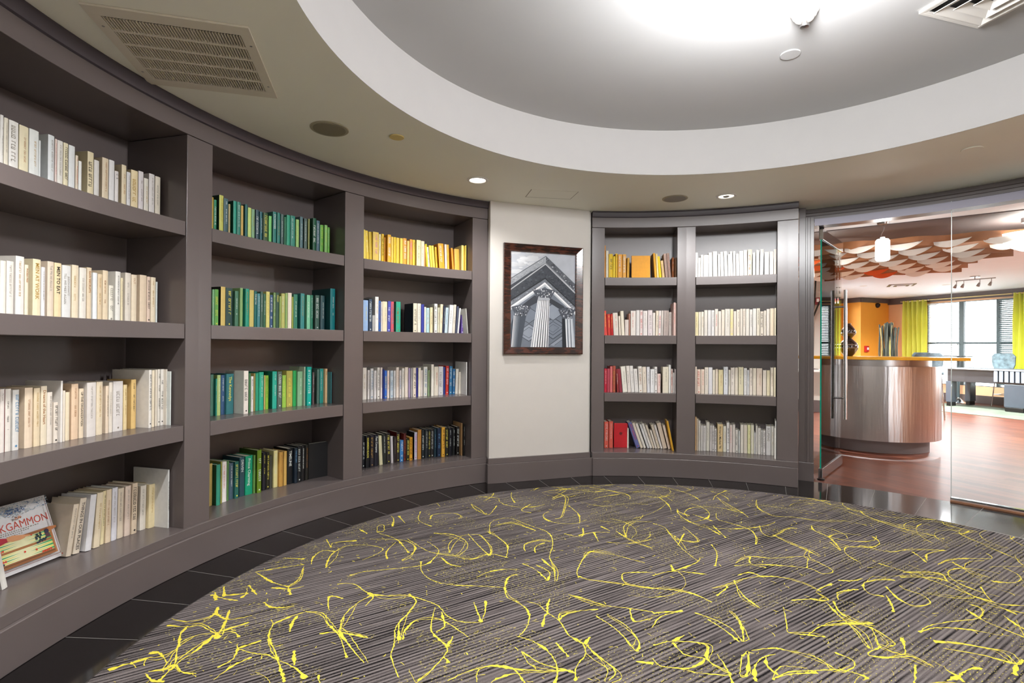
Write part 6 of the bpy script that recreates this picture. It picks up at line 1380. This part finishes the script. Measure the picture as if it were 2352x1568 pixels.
# pendants
def pendant(x, y, zb_, zt_, r, label):
    t = thing('pendant_light', label, 'pendant light', (x, y, ZL), 'cylinder pendant lights')
    m = MB(); m.lathe(x, y, [(0, ZL-.001), (.05, ZL-.001), (.045, ZL-.02), (0, ZL-.025)], 20); m.build('canopy', M_STEEL, t, smooth=True)
    m = MB(); m.tube([(x+.012*sin(u*6), y, ZL-.02-(ZL-.02-zt_)*u) for u in [i/8 for i in range(9)]], .0035, 6); m.build('cord', M_STEEL, t)
    m = MB(); m.lathe(x, y, [(0, zb_), (r*.85, zb_+.003), (r, zb_+.02), (r*1.0, zt_-.02), (r*.8, zt_), (.02, zt_), (.02, zt_+.02), (0, zt_+.02)], 28); m.build('shade', mat('lit_opal_glass', 'fffdf8', .4, emis=3.5), t, smooth=True)
    lamp('POINT', (x, y, zb_-.05), POWER['pend'], .05, (1, .95, .88), t)
pendant(.612, 4.15, 2.068, 2.285, .062, 'white cylinder pendant light hanging in clear view above the bar')
pendant(.145, 4.9, 2.12, 2.30, .042, 'white cylinder pendant light seen through the open glass door')
for bx_, by_, lb_ in ((1.80, 4.53, 'large white bowl pendant light at the right edge behind fixed glass'), (4.3, 6.6, 'added white bowl pendant deeper right, out of view, brightening the lobby ceiling'), (6.6, 6.0, 'added white bowl pendant at the far right, out of view, brightening the ceiling')):  # the last two are added out of view to brighten the lobby ceiling
    t = thing('bowl_pendant', lb_, 'pendant light', (bx_, by_, ZL), 'bowl pendants')
    m = MB(); m.lathe(bx_, by_, [(0, 2.13), (.06, 2.135), (.15, 2.18), (.22, 2.27), (.225, 2.295), (.21, 2.29), (.14, 2.20), (0, 2.15)], 36); m.build('bowl', mat('lit_opal_glass', 'fffdf8', .4, emis=3.5), t, smooth=True)
    m = MB(); m.tube([(bx_, by_, 2.14), (bx_, by_, ZL-.05)], .008, 8); m.build('stem', M_STEEL, t)
    m = MB(); m.lathe(bx_, by_, [(0, ZL-.056), (.06, ZL-.052), (.06, ZL-.001), (0, ZL-.001)], 18); m.build('canopy', M_STEEL, t)
    lamp('POINT', (bx_, by_, 2.25), POWER['bowl_p']*(.06 if bx_ < 2 else 1), .1, (1, .99, .97), t)
# track light
t = thing('track_light', 'ceiling track light with four spot heads near the lobby windows', 'track light', (2.46, 9.66, ZL))
m = MB(); m.tube([(2.22, 9.80, 2.40), (2.70, 9.52, 2.40)], .008, 8); m.build('rail', M_STEEL, t)
m = MB(); m.lathe(2.46, 9.66, [(0, ZL-.001), (.07, ZL-.001), (.07, ZL-.015), (.01, ZL-.02), (.01, 2.40), (0, 2.40)], 20); m.build('canopy', M_STEEL, t)
for u in (.03, .22, .62, .90):
    px_, py_ = 2.22+.48*u, 9.80-.28*u; m = MB(); m.tube([(px_, py_, 2.40), (px_, py_, 2.345), (px_-.015, py_-.02, 2.33)], .005, 6); m.tube([(px_-.005, py_, 2.335), (px_-.03, py_-.02, 2.28)], .02, 12, rs=[.014, .026]); m.build('spot_head', M_STEEL, t)
# lobby ceiling vent star and downlights added to brighten the lobby
t = thing('ceiling_vent', 'square slatted ceiling vent beyond the sculpture in the lobby', 'air vent', (1.54, 10.66, ZL))
m = MB()
for k in range(4): m.box(1.54-.22+.05*k, 1.54+.22-.05*k, 10.66-.22+.05*k, 10.66+.22-.05*k, ZL-.008-.006*k, ZL-.0005-.006*k, k % 2)
m.build('vent_plate', [mat('bronze_vent', '6a6048', .5), M_LCEIL], t)
for i, (x, y, w9) in enumerate(((.9, 10.5, 'left of the square ceiling vent'), (2.3, 11.0, 'between the square vent and the track light'), (2.9, 8.2, 'right of the ceiling sculpture'), (3.6, 6.4, 'off to the right behind the bowl pendant'), (-.8, 6.9, 'hidden left behind the door jamb'), (4.6, 4.8, 'at the far right near the glass front'), (5.5, 8.0, 'at the far right by the side wall'))):
    t = thing('added_lobby_downlight', 'added recessed lobby ceiling light '+w9, 'downlight', (x, y, ZL), 'added lobby downlights')
    m = MB(); m.lathe(x, y, [(0, ZL-.003), (.05, ZL-.003), (.06, ZL-.006), (.07, ZL-.0006), (0, ZL-.0006)], 24); m.build('trim_ring', M_WHT, t, smooth=True)
    lamp('SPOT', (x, y, ZL-.03), POWER['lobby'], .08, (.98, .99, 1), t, spot=160, blend=.9)
# security camera, alarms, exit sign
x, y = 1.46-.03, 13.885-.02; t = thing('security_camera', 'black dome security camera high on the orange wall', 'camera', (x, y, 2.28))
m = MB(); m.lathe(x, y-.03, [(0, 2.21), (.035, 2.22), (.06, 2.255), (.066, 2.285), (.06, 2.31), (.03, 2.33), (0, 2.335)], 24); m.build('dome', mat('smoked_dome', '1a1418', .08), t, smooth=True)
m = MB(); m.tube([(x, y-.03, 2.30), (x+.02, y+.02, 2.30)], .03, 12); m.build('mount', M_BLK, t)
def wallbox(name, label, cat, P, Q, z0_, z1_, th, mt, extra=None):
    P, Q = Vector(P), Vector(Q); t = thing(name, label, cat, ((P.x+Q.x)/2, (P.y+Q.y)/2, z0_)); m = MB(); m.obox(P, Q, th, z0_, z1_); hsg = m.build('housing', mt, t, bevel=.003)
    if extra: extra(t, P, Q).parent = hsg
    return t
M_RED = mat('alarm_red', 'c8202a', .35)
def lens(t, P, Q):
    c_ = (P+Q)/2; d_ = (Q-P).normalized(); n_ = Vector((d_.y, -d_.x)); m = MB(); m.obox(c_-d_*.015+n_*.03, c_+d_*.025+n_*.03, .02, t.location.z+.05, t.location.z+.11); return m.build('strobe_lens', mat('strobe_white', 'e8eef0', .2), t)
d_ = (Vector(K2)-Vector(K1)).normalized(); n_ = Vector((d_.y, -d_.x)); q0 = Vector(K1)+d_*.12+n_*.028
wallbox('fire_strobe', 'red fire alarm pull station low on the orange wall corner', 'fire alarm', q0, q0+d_*.12, 1.10, 1.25, .04, M_RED, lens)
wallbox('fire_horn', 'dark red fire alarm box on the pale wall behind the door jamb', 'fire alarm', (.045, 8.965), (.125, 8.965), 1.99, 2.12, .05, mat('deep_red_plastic', '8a1820', .35), lens)
t = thing('exit_sign', 'small red lit exit sign seen through the open glass door', 'sign', (.458, 11.0, 2.19))
m = MB(); m.box(.40, .52, 10.99, 11.02, 2.15, 2.27); m.build('housing', M_WHT, t)
m = MB(); text_on(m, 'EXIT', .062, lambda u, v: (.408+u, 10.988, 2.21+v*1.6), bold=.001, maxw=.105); m.build('letters', mat('exit_red', 'ff3a34', .4, emis=1.5), t)
m = MB(); m.tube([(.46, 11.005, 2.27), (.46, 11.005, ZL)], .006, 6); m.build('stem', M_STEEL, t)
# forked branch on the pale wall, side counter
t = thing('wall_branch', 'dark forked branch sculpture against the pale wall beside the door jamb', 'wall decor', (.03, 8.93, 1.6))
m = MB(); m.tube([(.055, 8.93, 2.44), (.04, 8.93, 2.1), (.0, 8.93, 1.75), (-.005, 8.93, 1.3), (-.01, 8.93, 1.09)], .014, 8); m.tube([(.0, 8.93, 1.72), (.06, 8.93, 1.88), (.12, 8.93, 2.05)], .014, 8); m.build('branch', mat('dark_bark', '22261a', .7), t, smooth=True)
t = thing('side_counter', 'low white side counter against the pale wall left of the bar', 'counter', (-.6, 8.75, 0))
m = MB(); m.box(-1.5, .12, 8.55, 8.95, .76, .80); m.build('worktop', M_WHT, t); m = MB(); m.box(-1.45, -.30, 8.6, 8.95, .0, .76); m.build('cabinet', M_GREYW, t)
m = MB(); m.tube([(-.2, 8.62, .83), (.1, 8.62, .80), (.12, 8.62, .78)], .012, 6); m.build('rail', M_BEAM, t)
# pool table
Np = Vector((2.42, 11.72)); ax = Vector((.7519, -.6593)); e1 = Vector((.6593, .7519)); WB = .78; Fp = Np+e1*WB
t = thing('pool_table', 'dark grey pool table with block legs on the green rug', 'pool table', (Np.x, Np.y, .006))
def pt2(a_, b_2): v = Np+ax*a_+e1*b_2; return (v.x, v.y)
M_PT = mat('charcoal_wood', '3a3a3e', .3, noise=.15, nscale=6); M_PTL = mat('slate_grey_wood', '4c5560', .3, noise=.1)
m = MB(); m.obox(pt2(.02, WB/2), pt2(2.5, WB/2), WB-.04, .52, .775); m.build('apron', M_PT, t, bevel=.004)
m = MB(); m.obox(pt2(-.03, WB/2), pt2(2.55, WB/2), WB+.06, .775, .795); m.build('top_rail', mat('pale_steel_rail', 'd8dadc', .3), t, bevel=.004)
m = MB(); m.obox(pt2(.10, WB/2), pt2(2.42, WB/2), WB-.2, .796, .80); m.build('cloth', mat('grey_cloth', '50555a', .9), t)
for a_, w_ in ((.0, .1), (1.0, .8), (2.3, .2)):
    for b0_ in (0.0, WB-.18):
        m = MB(); m.obox(pt2(a_, b0_+.09), pt2(a_+w_, b0_+.09),   .18, .09, .52); l9 = m.build('leg', M_PTL, t, bevel=.006)
        m = MB(); m.obox(pt2(a_+.01, b0_+.09), pt2(a_+min(.30, w_-.01), b0_+.09), .17, .0055, .09); f9 = m.build('foot', M_BLK, t, bevel=.01); f9.parent = l9
m = MB()
for k in range(8):
    u = .85+.085*k; m.obox(pt2(u, -.012), pt2(u+.058, -.012), .016, .56+.0*k, .77)
m.build('added_slats', mat('pale_blue_grey_slat', '98a4b4', .4), t)  # added slats, not a known part of the table
t = thing('area_rug', 'grey green area rug under the pool table', 'rug', (3.2, 11.3, 0))
m = MB(); m.add([(1.95,10.6,.0),(3.1,9.62,.0),(5.0,9.9,.0),(3.2,12.0,.0),(2.3,12.5,.0),(1.95,10.6,.005),(3.1,9.62,.005),(5.0,9.9,.005),(3.2,12.0,.005),(2.3,12.5,.005)], [(4,3,2,1,0),(5,6,7,8,9),(0,1,6,5),(1,2,7,6),(2,3,8,7),(3,4,9,8),(4,0,5,9)]); m.build('pile', mat('sage_rug', '6f7868', .95, noise=.4, nscale=3), t)
# bistro table and chairs by the windows
t = thing('bistro_table', 'tall round table on a chrome pedestal by the lobby windows', 'table', (2.80, 12.66, 0))
m = MB(); m.lathe(2.80, 12.66, [(0, 1.02), (.26, 1.02), (.265, 1.035), (0, 1.04)], 30); m.build('tabletop', M_BLK, t)
m = MB(); m.lathe(2.80, 12.66, [(.028, .04), (.028, 1.02)], 16); m.build('pedestal', M_SLATE, t, smooth=True)
m = MB(); m.lathe(2.80, 12.66, [(0, 0), (.25, 0), (.25, .01), (.12, .03), (.04, .10), (.028, .12), (0, .12)], 30); m.build('base', M_CHROME, t, smooth=True)
def chair(x, y, rz, label, sh=.75, bh=1.1, mt=None):
    t = thing('bar_chair', label, 'chair', (x, y, 0), 'lobby bar chairs', rz)
    def b(m_, name, mat_, **k): o_ = m_.build(name, mat_, None, **k); o_.parent = t
    m = MB(); m.box(-.2, .2, -.2, .2, sh-.05, sh); b(m, 'seat', mt, bevel=.015)
    m = MB(); vs = []
    for z_, hw in ((sh+.02, .15), (sh+.12, .19), (bh-.06, .20), (bh, .15)):
        for i in range(7): u = -1+i/3; vs += [(hw*u, .2-.04*(1-u*u)*-1, z_), (hw*u, .225-.04*(1-u*u)*-1, z_)]
    fs = []
    for j in range(3):
        for i in range(6): a_ = j*14+2*i; fs += [(a_, a_+2, a_+16, a_+14), (a_+1, a_+15, a_+17, a_+3)]
        fs += [(j*14, j*14+14, j*14+15, j*14+1), (j*14+12, j*14+13, j*14+27, j*14+26)]
    for i in range(6): fs += [(2*i, 2*i+1, 2*i+3, 2*i+2), (42+2*i, 42+2*i+2, 42+2*i+3, 42+2*i+1)]
    m.add(vs, fs); b(m, 'backrest', mt, smooth=True)
    for sx in (-1, 1):
        for sy in (-1, 1): m = MB(); m.tube([(sx*.16, sy*.16, sh-.05), (sx*.21, sy*.21, .0)], .010, 8); b(m, 'leg', M_CHROME)
    m = MB(); m.tube([(.19,.19,.25),(-.19,.19,.25),(-.19,-.19,.25),(.19,-.19,.25),(.19,.19,.25)], .007, 6); b(m, 'footrest', M_CHROME)
mc = mat('marbled_blue_grey_fabric', '6d8088', .7, noise=.6, nscale=14)
chair(3.53, 12.15, R(139), 'marbled grey high chair behind the pool table by the window', mt=mc)
chair(2.30, 12.95, R(20), 'marbled grey high chair left of the tall round table', mt=mc)
chair(1.75, 9.15, R(170), 'grey chair back just above the right end of the bar', mt=mc, sh=.8, bh=1.12)
